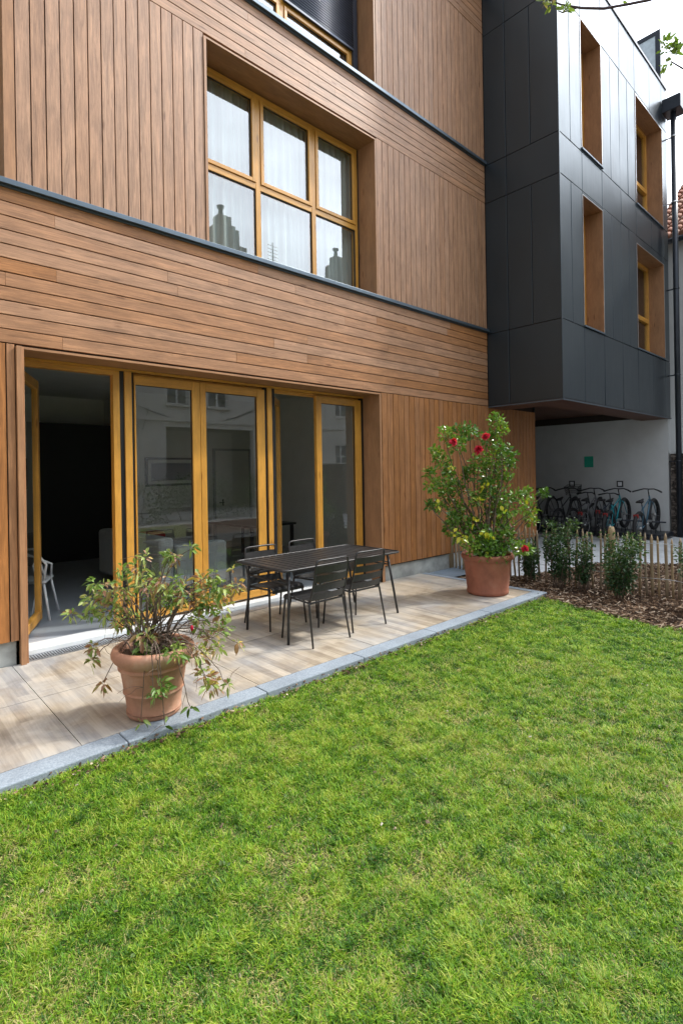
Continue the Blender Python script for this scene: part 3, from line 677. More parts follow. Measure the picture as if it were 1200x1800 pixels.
part(b, 'wall', M['white_wall'], NB)
sl_ = math.atan2(11.28-7.55, 4.0); b = MB()
for sg in (1, -1):
    for i in range(21):
        if sg == 1 and i < 9: continue
        for j in range(42 if i < 60 else 0):
            d0 = -.25+i*.265; y = -4.9+sg*(4.0-d0*math.cos(sl_)); z = 7.62+d0*math.sin(sl_); x = 15.45+j*.2
            b.tube([(x, y, z), (x, y-sg*.30*math.cos(sl_), z+.30*math.sin(sl_)-.02)], [.10, .078], 7, t=random.random())
part(b, 'roof', M['rooftile'], NB)
b = MB()
b.beam((15.42, -4.9-4.15, 7.40), (15.42, -4.9, 11.27), .10, .12); b.beam((15.42, -2.65, 9.18), (15.42, -4.9, 11.27), .10, .12)
part(b, 'verge', M['white_wall'], NB)
b = MB()
for i in range(15):
    for j in range(10):
        u0 = i*.25; b.tube([(15.32+u0, -2.64+j*.19, 7.5+u0*.8), (15.32+u0+.29, -2.64+j*.19, 7.5+u0*.8+.21)], [.098, .078], 8, t=random.random())
part(b, 'roof', M['rooftile'], NB)
b = MB(); b.quad([(15.35, -2.74, 7.46), (19, -2.74, 10.3), (19, -.85, 10.3), (15.35, -.85, 7.46)]); b.quad([(19, -2.74, 10.3), (22.6, -2.74, 7.46), (22.6, -.85, 7.46), (19, -.85, 10.3)]); part(b, 'roof_underside', M['backing'], NB)
b = MB(); b.tube([(15.3, -2.7, 7.4), (15.3, -.75, 7.4)], .07, 10); part(b, 'gutter', M['dark_pipe'], NB)
b = MB(); b.tube([(15.5, -1.1, 0), (15.5, -1.1, 7.4)], .05, 10); part(b, 'gutter_pipe', M['dark_pipe'], NB)

# ------------------------------------------------------------------ old building opposite (seen in the glass)
OB = empty('opposite_building', (12, -19, 0), 0, 'old pale rendered building with chimneys across the garden, seen mirrored in the glass', 'building')
YO = -17.0
b = MB(); wx = [-14+3.1*i for i in range(15)]; hs = []
for x in (-13, -9.5, -6, -2.6, .8, 4.2, 7.4): hs += [(x, x+1.0, 1.3, 2.9), (x, x+1.0, 4.9, 6.5), (x, x+1.0, 8.2, 9.8)]
for x in (10.8, 12.9, 16.6, 18.4, 21.2, 24.5, 28): hs += [(x, x+1.05, 4.95, 6.6), (x, x+1.05, 8.2, 9.8)]
for x in (18.4, 21.2, 24.5): hs.append((x, x+1.05, 1.8, 3.3))
hs.append((10.7, 15.4, 0, 3.9))
# wall skin with openings
xs_ = sorted({-20, 34, *[h[0] for h in hs], *[h[1] for h in hs]})
for i in range(len(xs_)-1):
    a, c_ = xs_[i], xs_[i+1]; z = 0
    for h in sorted([h for h in hs if h[0] <= a+1e-6 and h[1] >= c_-1e-6], key=lambda h: h[2]): b.box(a, c_, YO-.3, YO, z, h[2]); z = h[3]
    b.box(a, c_, YO-.3, YO, z, 12.2)
part(b, 'wall', M['old_render'], OB)
b = MB(); b.box(-20, 34, YO-8, YO-2.2, 0, 12.2); part(b, 'interior', M['black_wall'], OB)
for z in (4.15, 7.5, 12.0):
    b = MB(); b.box(-20, 34, YO, YO+.09, z, z+.16); part(b, 'string_course', M['old_render'], OB)
for h in hs:
    x0, x1, z0, z1 = h; b = MB(); y = YO-.14
    if x1-x0 > 3: continue
    frame_rect(b, x0, x1, y-.05, y, z0, z1, .06); b.box((x0+x1)/2-.04, (x0+x1)/2+.04, y-.05, y, z0+.06, z1-.06); b.box(x0+.06, (x0+x1)/2-.04, y-.05, y, z0+.8, z0+.84); b.box((x0+x1)/2+.04, x1-.06, y-.05, y, z0+.8, z0+.84)
    o = part(b, 'window', M['white_plastic'], OB); b = MB(); b.box(x0-.1, x1+.1, YO, YO+.1, z0-.1, z0); b.build('sill', M['old_render'], o)
    b = MB(); b.quad([(x0, y-.03, z0), (x1, y-.03, z0), (x1, y-.03, z1), (x0, y-.03, z1)]); b.build('pane', M['old_glass'], o)
b = MB(); b.quad([(-20, YO+.3, 12.2), (34, YO+.3, 12.2), (34, YO-4, 13.6), (-20, YO-4, 13.6)]); b.quad([(-20, YO-8, 12.2), (34, YO-8, 12.2), (34, YO-4, 13.6), (-20, YO-4, 13.6)]); part(b, 'roof', M['slate_roof'], OB)
for x in (2.0, 13.3, 21.3):
    b = MB(); y0, y1 = YO-1.2, YO-.4
    b.box(x, x+2.2, y0, y1, 12.3, 13.5); b.box(x+.35, x+1.75, y0+.002, y1-.002, 13.5, 14.3); b.box(x+.5, x+1.5, y0-.05, y1+.05, 14.3, 14.42); b.box(x+.62, x+1.35, y0+.1, y1-.1, 14.42, 14.9)
    o = part(b, 'chimney', M['bark'], OB); b = MB(); b.lathe([(.14, 0), (.11, .4), (.18, .45), (.2, .55), (.0, .6)], (x+.9, YO-.8, 14.9), 12); b.build('chimney_pot', M['dark_pipe'], o)
b = MB(); b.tube([(17.6, YO-1, 12.4), (17.6, YO-1, 14.6)], .03, 6)
for k in range(5): b.tube([(17.25, YO-1, 13.6+.2*k), (17.95, YO-1, 13.6+.2*k)], .015, 5)
part(b, 'aerial', M['dark_pipe'], OB)
b = MB(); b.tube([(9.0+.5*k, YO+.06, 4.9-.9*math.sin(math.pi*k/14)+.02*k) for k in range(15)], .022, 5); b.tube([(9.3, YO+.06, 5.2), (9.2, YO+.06, 4.0), (9.6, YO+.06, 3.7), (9.9, YO+.06, 4.7)], .022, 5); part(b, 'cable', M['dark_pipe'], OB)
b = MB(); b.box(10.7, 15.4, YO-2.15, YO-2.1, 0, 3.9); part(b, 'garage_door', M['old_render'], OB)

# ------------------------------------------------------------------ leaves
def leaf_mesh(P, Dr, Ln, Wd, fold=.25, droop=.2):
    """P (n,3) base, Dr (n,3) unit direction, returns V,F for 4-quad leaves (8 verts)"""
    n = len(P); rnd = RNG.normal(size=(n, 3)); S = np.cross(Dr, rnd); S /= np.linalg.norm(S, axis=1)[:, None]+1e-9
    U = np.cross(S, Dr); U *= np.sign(U[:, 2:3]+1e-9)
    L_ = Ln[:, None]; W = Wd[:, None]; dz = np.array([0, 0, -1.])
    def pt(u, v, dn): return P+Dr*L_*u+S*W*v*.5-U*W*dn*fold+dz*L_*droop*u*u
    pts = [pt(0, 0, 0), pt(.35, -1, -.6), pt(.35, 0, 0), pt(.35, 1, -.6), pt(.72, -.8, -.45), pt(.72, 0, 0), pt(.72, .8, -.45), pt(1, 0, 0)]
    V = np.stack(pts, 1).reshape(-1, 3); base = (np.arange(n)*8)[:, None]
    T = np.array([[0, 2, 1, 1], [0, 3, 2, 2], [1, 2, 5, 4], [2, 3, 6, 5], [4, 5, 7, 7], [5, 6, 7, 7]])
    tri = np.array([[0, 2, 1], [0, 3, 2], [1, 2, 5], [1, 5, 4], [2, 3, 6], [2, 6, 5], [4, 5, 7], [5, 6, 7]])
    F = (base[:, :, None]+tri[None]).reshape(-1, 3); return V, F, len(tri)
def unit(a): return a/(np.linalg.norm(a, axis=1)[:, None]+1e-9)
def foliage(name, centres, radii, counts, m, parent, ln, wd, tints, upb=.3, droop=.2, out=.5, root=None):
    Ps, Ds, Ts = [], [], []
    for c, r, k, tn in zip(centres, radii, counts, tints):
        k = int(k); d = unit(RNG.normal(size=(k, 3))); p = np.array(c)+d*r*(RNG.random((k, 1))**.45)
        dd = unit(d*out+RNG.normal(size=(k, 3))*.6+np.array([0, 0, upb])); Ps.append(p); Ds.append(dd)
        Ts.append(np.clip(tn+RNG.normal(size=k)*.14, 0, 1))
    P = np.concatenate(Ps); Dd = np.concatenate(Ds); T = np.concatenate(Ts); n = len(P)
    Ln = ln*(.6+.6*RNG.random(n)); V, F, q = leaf_mesh(P, Dd, Ln, Ln*wd*(.8+.4*RNG.random(n)), droop=droop)
    return np_mesh(name, V, F, np.repeat(T, q), m, parent)
def curve(p0, p1, sag, n=8, wob=.02):
    p0 = Vector(p0); p1 = Vector(p1); pts = []
    for i in range(n+1):
        u = i/n; q = p0.lerp(p1, u); q.z += sag*math.sin(math.pi*u)
        if 0 < i < n: q += Vector((random.gauss(0, wob), random.gauss(0, wob), random.gauss(0, wob*.5)))
        pts.append(q)
    return pts
def from_sketch(cx, cy, X, Y, ppm, px0, py0, sx, ox, oy, dep):
    """sketch coordinates of a plant -> world, spread in depth"""
    u = (ox+X*sx-px0)/ppm; z = (py0-(oy+Y*sx))/ppm
    return (cx+rt.x*u+fw.x*dep, cy+rt.y*u+fw.y*dep, z)

# ---- pots
def pot(root, prof, m, z_soil, r_soil):
    b = MB(); b.lathe(prof, (0, 0, 0), 64, wob=.004); b.build('pot', m, root, world=False)
    b = MB(); n = 40; k = len(b.v); b.v.append((0, 0, z_soil+.02))
    for j in range(1, 6):
        for i in range(n):
            a = 2*math.pi*i/n; b.v.append((r_soil*j/5*math.cos(a), r_soil*j/5*math.sin(a), z_soil+random.uniform(-.012, .012)))
    for i in range(n): b.face([k, k+1+i, k+1+(i+1) % n], None, 0, True)
    for j in range(4):
        for i in range(n): i2 = (i+1) % n; b.face([k+1+j*n+i, k+1+(j+1)*n+i, k+1+(j+1)*n+i2, k+1+j*n+i2], None, 0, True)
    b.build('soil', M['soil'], root, world=False)

P1 = empty('potted_shrub', (1.59, -1.79, .002), 0, 'arching reddish green shrub in a ribbed terracotta pot at the left on the patio', 'potted plant')
prof1 = [(r_*.95, z_*.885) for r_, z_ in [(0, 0), (.175, 0), (.19, .012), (.197, .03), (.197, .05), (.197, .046), (.190, .052), (.207, .186), (.209, .190), (.219, .196), (.219, .206), (.211, .212), (.213, .218), (.236, .372), (.238, .376), (.252, .384), (.254, .398), (.246, .406), (.248, .414),
         (.262, .43), (.285, .455), (.298, .48), (.300, .505), (.292, .53), (.275, .545), (.255, .545), (.245, .53), (.24, .49), (.23, .40)]]
pot(P1, prof1, M['terra'], .425, .232)
sk1 = [(170,310,40),(200,390,50),(70,480,22),(150,490,30),(290,340,55),(340,400,60),(300,450,60),(450,150,26),(470,200,45),(390,200,26),(600,160,30),(650,160,26),(710,100,20),(760,100,20),(640,270,45),(560,310,55),(470,300,60),(390,320,60),(520,430,60),(600,400,50),(700,400,60),(770,360,60),(750,270,36),(840,310,45),(900,360,60),(930,270,36),(1000,340,36),(1090,350,40),(980,420,50),(820,440,60),(900,470,60),(960,540,60),(1000,600,50),(850,540,36),(370,580,60),(280,600,36),(200,680,26),(190,770,24),(330,560,50),(560,600,50),(520,680,36),(700,720,50),(780,670,50),(880,700,60),(950,650,50),(1000,700,36),(830,620,50),(690,860,50),(650,920,16),(930,850,50),(980,880,40),(1080,880,18),(560,1070,26),(720,1085,20),(850,1010,16),(230,940,22),(1130,660,18),(470,780,40),(600,770,40)]
cs, rs, ct, tn = [], [], [], []; st = MB(); stem = MB()
for i, (X, Y, r) in enumerate(sk1):
    dep = random.uniform(-.16, .22) if Y < 650 else random.uniform(-.28, -.05)
    if 600 < X < 760 and Y > 800: dep = -.33
    if X < 260: dep = random.uniform(-.1, .05)
    q = from_sketch(1.60, -1.80, X, Y, 258, 270, 1253, .2833, 110, 930, dep); rr = r*.2833/258
    cs.append(q); rs.append(rr*1.15); ct.append(max(6, r*.8) if Y < 1000 else 4); tn.append(random.choice([.35, .45, .55, .66, .74]) + (.07 if X > 850 else 0))
    a = random.uniform(0, 6.28); s0 = (1.60+.1*math.cos(a)-.05, -1.80+.1*math.sin(a), .43)
    if Y > 780: mid = from_sketch(1.60, -1.80, (X+530)/2+40, 640, 258, 270, 1253, .2833, 110, 930, dep*.8); 
    else: mid = tuple((np.array(s0)*.5+np.array(q)*.5)+np.array([0, 0, .08+random.uniform(0, .08)]))
    pts = [Vector(s0), Vector(s0).lerp(Vector(mid), .5)+Vector((0, 0, .05)), Vector(mid), Vector(mid).lerp(Vector(q), .5)+Vector((0, 0, .03)), Vector(q)]
    sm = []
    for j in range(len(pts)-1):
        for k in range(4):
            u = k/4; p0 = pts[max(0, j-1)]; p1 = pts[j]; p2 = pts[j+1]; p3 = pts[min(len(pts)-1, j+2)]
            sm.append(.5*((2*p1)+(-p0+p2)*u+(2*p0-5*p1+4*p2-p3)*u*u+(-p0+3*p1-3*p2+p3)*u**3)+Vector((random.gauss(0, .004),)*3))
    sm.append(pts[-1]); n = len(sm); st.tube(sm, [.0045*(1-.7*k/n)+.0008 for k in range(n)], 5)
    for _ in range(3):   # bare twiglets
        k = random.randrange(n//2, n); d = Vector((random.gauss(0, 1), random.gauss(0, 1), random.gauss(-.2, .7))).normalized()*random.uniform(.08, .2)
        st.tube(curve(sm[k], sm[k]+d, .02, 4, .006), [.0018, .0016, .0014, .0012, .0008], 4)
foliage('foliage', cs, rs, ct, M['jasmine'], P1, .061, .36, tn, upb=.1, droop=.35, out=.8)
for (dx, dy, tx, ty) in ((-.04, 0, -.02, .03), (.06, .03, .22, .05), (.0, .05, .05, .12)):
    stem.tube(curve((1.60+dx, -1.80+dy, .42), (1.60+dx+tx, -1.80+dy+ty, .92), .0, 6, .012), [.016, .014, .012, .011, .009, .008, .006], 7)
stem.build('trunk', M['bark'], P1); st.build('twigs', M['bark'], P1)
b = MB(); fp = from_sketch(1.60, -1.80, 856, 545, 258, 270, 1253, .2833, 110, 930, -.2)
b.lathe([(0, -.024), (.008, -.016), (.011, 0), (.008, .014), (0, .02)], fp, 10); b.build('flower', M['flower'], P1)
ys = foliage('yellow_leaf', [from_sketch(1.60, -1.80, 1080, 215, 258, 270, 1253, .2833, 110, 930, -.02)], [.012], [7], M['jasmine'], P1, .05, .4, [1.0])
# ground plants on the soil of the pot, pale granule
foliage('undergrowth', [(1.53, -1.92, .44), (1.64, -1.93, .44), (1.73, -1.83, .46)], [.06, .07, .06], [35, 40, 30], M['jasmine'], P1, .04, .45, [.3, .3, .3])

P2 = empty('potted_camellia', (6.41, -1.525, .002), 0, 'tall camellia with red blooms in a plain red brown terracotta pot', 'potted plant')
prof2 = [(r_*1.05, z_) for r_, z_ in [(0, 0), (.245, 0), (.262, .012), (.265, .05), (.262, .06), (.275, .20), (.298, .44), (.302, .455), (.318, .47), (.330, .485), (.334, .51), (.330, .535), (.318, .545), (.302, .54), (.29, .52), (.285, .4)]]
pot(P2, prof2, M['terra2'], .47, .288)
sk2 = [(870,210,44),(900,280,52),(830,330,55),(720,280,55),(640,290,55),(540,300,50),(600,370,50),(490,410,34),(540,470,55),(560,540,34),(450,550,34),(480,640,55),(540,620,55),(620,660,60),(700,560,45),(760,500,60),(860,460,75),(950,440,65),(980,500,36),(860,560,75),(920,600,60),(800,640,55),(930,680,45),(720,720,60),(600,790,65),(560,700,45),(420,760,26),(480,775,34),(860,760,75),(950,790,75),(1040,720,45),(1100,700,32),(1155,700,26),(1060,790,60),(1130,870,44),(980,880,75),(860,870,75),(640,880,75),(700,900,55),(570,930,45),(620,980,45),(770,960,60),(900,960,65),(850,1060,70),(760,1060,55),(680,1020,55),(990,1050,45),(1060,1070,34),(880,400,50),(560,850,40),(790,1000,60),(940,1000,50),(870,1090,60)]
cs, rs, ct, tn = [], [], [], []; st = MB()
for X, Y, r in sk2:
    dep = random.uniform(-.28, .3)
    if Y > 980: dep = random.uniform(-.3, -.05)
    q = from_sketch(6.41, -1.525, X, Y, 130, 857, 1043, .26667, 640, 680, dep); rr = r*.26667/130
    cs.append(q); rs.append(rr*1.1); ct.append(r*1.95); tn.append(random.choice([.3, .5, .65]))
    for kk in range(3): # spread a few looser leaves
        pass
    a = random.uniform(0, 6.28); s0 = Vector((6.41+.12*math.cos(a), -1.525+.12*math.sin(a), .48)); qv = Vector(q)
    st.tube(curve(s0, qv, -.05 if qv.z > 1 else .05, 8, .02), [.011*(1-.8*k/9)+.002 for k in range(9)], 6)
cy_ = [(560,530),(450,760),(700,870),(760,940),(790,970),(640,985),(600,960),(880,820),(770,650),(780,1090),(560,940),(720,740)]
foliage('foliage', cs, rs, ct, M['camellia'], P2, .064, .52, tn, upb=.35, droop=.12, out=.7)
foliage('yellow_leaves', [from_sketch(6.41, -1.525, X, Y, 130, 857, 1043, .26667, 640, 680, -.32) for X, Y in cy_], [.04]*12, [6]*12, M['camellia'], P2, .08, .6, [.96]*12)
st.build('branches', M['bark'], P2)
for (X, Y, rr) in ((565, 355, .060), (722, 405, .068), (768, 325, .058), (1008, 1042, .052)):
    q = np.array(from_sketch(6.41, -1.525, X, Y, 130, 857, 1043, .26667, 640, 680, -.36)); k = 46
    d = unit(RNG.normal(size=(k, 3))-np.array([fw.x, fw.y, -.1])*1.1); V, F, qn = leaf_mesh(np.repeat(q[None], k, 0)+d*.006, d, np.full(k, rr)*(.7+.4*RNG.random(k)), np.full(k, rr*.75), fold=.4, droop=.1)
    np_mesh('flower', V, F, np.repeat(RNG.random(k), qn), M['flower'], P2)

# ---- shrubs along the fence
def shrub(x, y, h, r, n, label, tint=.35, seed=0):
    o = empty('shrub', (x, y, -.05), 0, label, 'shrub', 'young shrubs planted along the paling fence')
    st = MB(); cs, rs, ct, tn = [], [], [], []
    for i in range(9):
        a = random.uniform(0, 6.28); q = Vector((x+r*.7*math.cos(a), y+r*.7*math.sin(a), h*random.uniform(.55, .95)))
        st.tube(curve((x+.05*math.cos(a), y+.05*math.sin(a), -.05), q, .0, 6, .015), [.008, .007, .006, .005, .004, .003, .002], 5)
        for k in range(6):
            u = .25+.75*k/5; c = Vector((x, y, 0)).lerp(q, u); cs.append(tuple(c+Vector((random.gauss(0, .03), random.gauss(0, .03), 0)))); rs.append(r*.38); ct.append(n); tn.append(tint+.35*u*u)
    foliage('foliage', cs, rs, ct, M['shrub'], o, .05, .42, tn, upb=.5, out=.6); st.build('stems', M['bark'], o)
shrub(7.45, -2.05, .95, .25, 40, 'dark leafy shrub by the fence just right of the camellia pot')
shrub(7.30, -2.90, .90, .30, 46, 'bushy dark green shrub in front of the thick fence post')
shrub(7.55, -1.55, .66, .17, 26, 'small thin shrub between the camellia pot and the fence')
shrub(7.50, -2.36, .76, .15, 20, 'narrow shrub standing between the two bigger fence shrubs')
shrub(7.30, -3.80, .98, .26, 36, 'shrub cut by the right edge of the photo beside the fence')
shrub(7.35, -1.05, .5, .17, 22, 'low shrub half hidden behind the camellia pot')

# ---- paling fence
FN = empty('paling_fence', (7.75, -2, -.05), 0, 'rustic chestnut paling fence of pointed stakes held by wire', 'fence')
y = .0; i = 0
def picket_mesh():
    b = MB(); w_ = random.uniform(.013, .021); h = .84+random.uniform(-.04, .04); n = 5; dx = random.gauss(0, .012); dy = random.gauss(0, .012); k = len(b.v); prof = [(0, 1), (.25, 1.05), (.5, .98), (.75, 1.0), (.93, .95), (1, .18)]
    pts = []; rr = []
    for u, s_ in prof: pts.append((dx*math.sin(u*2.5), dy*math.sin(u*3+1)+dy*u, u*h)); rr.append(w_*s_)
    b.tube(pts, rr, 5, t=random.random()); return b
while y > -5.3:
    if not (-2.72 < y < -2.60):
        b = picket_mesh(); o = b.build('picket', M['picket'], FN, world=False); x = 7.72+.04*math.sin(y*1.7)+(.06 if y < -2.6 else 0)
        o.location = (x-7.75, y+2, 0); o.rotation_euler = (random.gauss(0, .03), random.gauss(0, .03), random.uniform(0, 3))
    y -= random.uniform(.068, .092); i += 1
for y_ in (-2.66, .03, -5.0):
    b = MB(); b.tube([(0, 0, 0), (0, 0, .6), (0, 0, .86), (0, 0, .92)], [.05, .048, .047, .03], 9, t=.1); o = b.build('post', M['picket'], FN, world=False); o.location = (-.0, y_+2, 0)
for z in (.22, .68):
    b = MB(); b.tube([(7.735+.012*math.sin(k*1.3), .05-k*.1, z+.01*math.sin(k*.8)) for k in range(58)], .0035, 5); b.build('wire', M['steel'], FN)

# ---- bark chips, debris
def chips(name, poly, n, z, m, lmin, lmax, label, tmul=1.):
    px = np.array([p[0] for p in poly]); py = np.array([p[1] for p in poly]); P = []
    while len(P) < n:
        q = RNG.random((n, 2))*[px.max()-px.min(), py.max()-py.min()]+[px.min(), py.min()]
        ins = np.zeros(n, bool); j = len(poly)-1
        for i in range(len(poly)):
            c = ((py[i] > q[:, 1]) != (py[j] > q[:, 1])) & (q[:, 0] < (px[j]-px[i])*(q[:, 1]-py[i])/(py[j]-py[i]+1e-12)+px[i]); ins ^= c; j = i
        P += list(q[ins])
    P = np.array(P[:n]); a = RNG.random(n)*6.28; L_ = lmin+(lmax-lmin)*RNG.random(n)**2; W = .006+.016*RNG.random(n); tl = RNG.normal(size=n)*.25; zz = z+RNG.random(n)*.035
    dx = np.stack([np.cos(a), np.sin(a), tl], 1)*L_[:, None]/2; sx = np.stack([-np.sin(a), np.cos(a), RNG.normal(size=n)*.3], 1)*W[:, None]/2; C_ = np.stack([P[:, 0], P[:, 1], zz], 1)
    up_ = np.array([0, 0, .005]); V = np.stack([C_-dx-sx, C_+dx*.8-sx, C_+dx+sx*.6, C_-dx*.9+sx, C_-dx*.7-sx*.2+up_, C_+dx*.8+up_], 1).reshape(-1, 3)
    base = (np.arange(n)*6)[:, None]; tri = np.array([[0, 1, 5], [0, 5, 4], [4, 5, 2], [4, 2, 3], [0, 4, 3], [1, 2, 5]]); F = (base[:, :, None]+tri[None]).reshape(-1, 3)
    o = np_mesh(name, V, F, np.repeat(RNG.random(n)**1.3*tmul, 6), m); return tag(o, label, 'bark mulch' if 'bark' in name else 'debris', None, 'stuff')
chips('bark_mulch', [(6.35, -6), (10.8, -6), (10.9, -3.6), (10.7, -2.75), (9.9, -1.6), (8.9, -1.45), (7.85, -1.2), (7.1, -.6), (7.0, -1.9), (6.78, -2.1), (6.6, -2.6), (6.35, -3.6), (6.1, -5)], 26000, -.045, M['chips'], .02, .14, 'brown bark chips and dry twigs spread under the fence')

# ---- grass
def inside(q, poly):
    ins = np.zeros(len(q), bool); j = len(poly)-1
    for i in range(len(poly)):
        xi, yi = poly[i]; xj, yj = poly[j]
        ins ^= ((yi > q[:, 1]) != (yj > q[:, 1])) & (q[:, 0] < (xj-xi)*(q[:, 1]-yi)/(yj-yi+1e-12)+xi); j = i
    return ins
def vnoise(x, y, s, seed):
    g = np.random.default_rng(seed).random((64, 64)); u = x*s+100; v = y*s+100; i = np.floor(u).astype(int); j = np.floor(v).astype(int); fu = u-i; fv = v-j
    fu = fu*fu*(3-2*fu); fv = fv*fv*(3-2*fv); G = lambda a, b_: g[a % 64, b_ % 64]
    return (G(i, j)*(1-fu)+G(i+1, j)*fu)*(1-fv)+(G(i, j+1)*(1-fu)+G(i+1, j+1)*fu)*fv
lawn_poly = [(-2.5, -10.5), (8.2, -10.5), (6.35, -5), (6.45, -3.6), (6.66, -2.6), (6.82, -2.12), (-2.5, -2.12)]
def blades(n, rmin, rmax, wmul, hmul):
    q = []; tot = 0
    while tot < n:
        r = np.sqrt(RNG.random(n)*(rmax**2-rmin**2)+rmin**2); a = YAW+(RNG.random(n)-.5)*R(84); c = np.stack([r*np.cos(a), -D+r*np.sin(a)], 1); c = c[inside(c, lawn_poly)]
        q.append(c); tot += len(c)
        if tot == 0: break
    return np.concatenate(q)[:n]
Q = []; WM = []
for n, r0, r1, wm in ((200000, 1.0, 2.3, 1.15), (220000, 2.3, 3.6, 1.4), (170000, 3.6, 5.5, 1.8), (90000, 5.5, 9.5, 2.5)):
    c = blades(n, r0, r1, wm, 1); Q.append(c); WM.append(np.full(len(c), wm))
# beyond the view: sparse, wide
c = np.stack([RNG.random(60000)*11-2.5, RNG.random(60000)*8.4-10.5], 1); c = c[inside(c, lawn_poly)]; Q.append(c); WM.append(np.full(len(c), 1.8))
# coarser tufts: dense bunches of longer blades
tc_ = blades(1100, 1.2, 6.8, 1, 1); tcount = 48; tuft = np.repeat(tc_, tcount, 0)+RNG.normal(size=(len(tc_)*tcount, 2))*.016; nt0 = sum(len(q) for q in Q); Q.append(tuft); WM.append(np.full(len(tuft), 1.3))
Q = np.concatenate(Q); WM = np.concatenate(WM); istuft = np.zeros(len(Q), bool); istuft[nt0:] = True; ttint = np.zeros(len(Q)); ttint[nt0:] = np.repeat(RNG.normal(size=len(tc_))*.16, tcount); x, y = Q[:, 0], Q[:, 1]; n = len(Q)
big = vnoise(x, y, 1.3, 1)*.6+vnoise(x, y, 3.1, 2)*.4; sml = vnoise(x, y, 9, 3)*.5+vnoise(x, y, 19, 4)*.5; dry = vnoise(x, y, 2.2, 5)*.5+vnoise(x, y, 6, 6)*.5
bare = vnoise(x, y, 4.5, 8)*.5+vnoise(x, y, 11, 9)*.5
keep = RNG.random(n) < np.clip((bare-.2)*6, .5, 1); keep |= istuft; Q = Q[keep]; WM = WM[keep]; istuft = istuft[keep]; ttint = ttint[keep]; big, sml, dry = big[keep], sml[keep], dry[keep]; n = len(Q)
h = (.012+.027*RNG.random(n))*(.35+1.4*sml)*(.75+.6*big); h = np.where(RNG.random(n) < .02, h*1.6, h); h = np.where(istuft, .022+.034*RNG.random(n), h)
mid_ = vnoise(x[keep], y[keep], 7.5, 21)*.55+vnoise(x[keep], y[keep], 15, 22)*.45
isdry = RNG.random(n) < np.clip((dry-.48)*1.7, .03, .42)
isdry |= RNG.random(n) < .07+.15*(mid_ < .36)
isdry &= ~(istuft & (RNG.random(n) < .9))
tint = np.where(isdry, .84+.14*RNG.random(n), np.clip(.44+.22*(big-.5)+.28*(mid_-.5)+.55*(vnoise(x[keep], y[keep], 23, 31)-.5)+.45*(sml-.5)+RNG.normal(size=n)*.21+ttint, 0, .80))
ang = RNG.random(n)*6.28; lean = np.abs(RNG.normal(size=n))*.75+np.where(isdry, .9, .15)
dirv = np.stack([np.cos(ang)*lean, np.sin(ang)*lean, np.ones(n)], 1); dirv = unit(dirv); sd = np.stack([-np.sin(ang), np.cos(ang), np.zeros(n)], 1); w_ = (.0009+.0013*RNG.random(n))*WM*np.where(isdry, .7, 1)
clump = RNG.normal(size=(n, 2))*.004
B = np.stack([Q[:, 0]+clump[:, 0], Q[:, 1]+clump[:, 1], np.full(n, -.046)], 1); mid = B+dirv*h[:, None]*.55
d2 = unit(dirv+np.stack([np.cos(ang)*.9, np.sin(ang)*.9, np.full(n, -.25)], 1)); tip = mid+d2*h[:, None]*.55
W_ = w_[:, None]
V = np.stack([B-sd*W_, B+sd*W_, mid-sd*W_*.85, mid+sd*W_*.85, tip], 1).reshape(-1, 3); base = (np.arange(n)*5)[:, None]
tri = np.array([[0, 1, 3], [0, 3, 2], [2, 3, 4]]); F = (base[:, :, None]+tri[None]).reshape(-1, 3)
tag(np_mesh('grass', V, F, np.repeat(tint, 3), M['grass']), 'patchy sunlit green lawn grass mixed with dry straw', 'grass', None, 'stuff')
# small weeds, dead leaves and pebbles in the lawn
k = 900; rr_ = 1.2+5.5*RNG.random(k); aa = YAW+(RNG.random(k)-.5)*R(80); c = np.stack([rr_*np.cos(aa), -D+rr_*np.sin(aa)], 1); c = c[inside(c, lawn_poly)]
cs = [(p[0], p[1], -.03) for p in c[::3]]
tag(foliage('clover_weeds', cs, [.02]*len(cs), [6]*len(cs), M['hedge'], None, .022, .6, [.75]*len(cs), upb=.8), 'tiny broad leaved weeds scattered in the lawn', 'weeds', None, 'stuff')
chips('lawn_litter', lawn_poly, 700, -.045, M['straw'], .008, .03, 'dry bits, straw and pale specks lying in the grass')
chips('kerb_litter', [(-2, -2.22), (6.8, -2.22), (6.8, -2.1), (-2, -2.1)], 900, -.04, M['chips'], .01, .04, 'dry brown crumbs along the foot of the kerb')

# ---- hedge opposite (mirrored in the doors)
hg = empty('hedge', (8, -12.5, 0), 0, 'loose green hedge along the far side of the lawn, seen mirrored in the doors', 'hedge')
cs = [(x_, -12.5+random.gauss(0, .3), random.uniform(.1, 1.5)) for x_ in np.linspace(-9, 20, 240)]
foliage('foliage', cs, [.45]*240, [60]*240, M['hedge'], hg, .11, .5, [.5]*240)
b = MB()
for x_ in np.linspace(-9, 20, 60): b.tube(curve((x_, -12.5, -.05), (x_+random.gauss(0, .3), -12.5, 1.3), 0, 4, .05), .012, 5)
b.build('stems', M['bark'], hg)

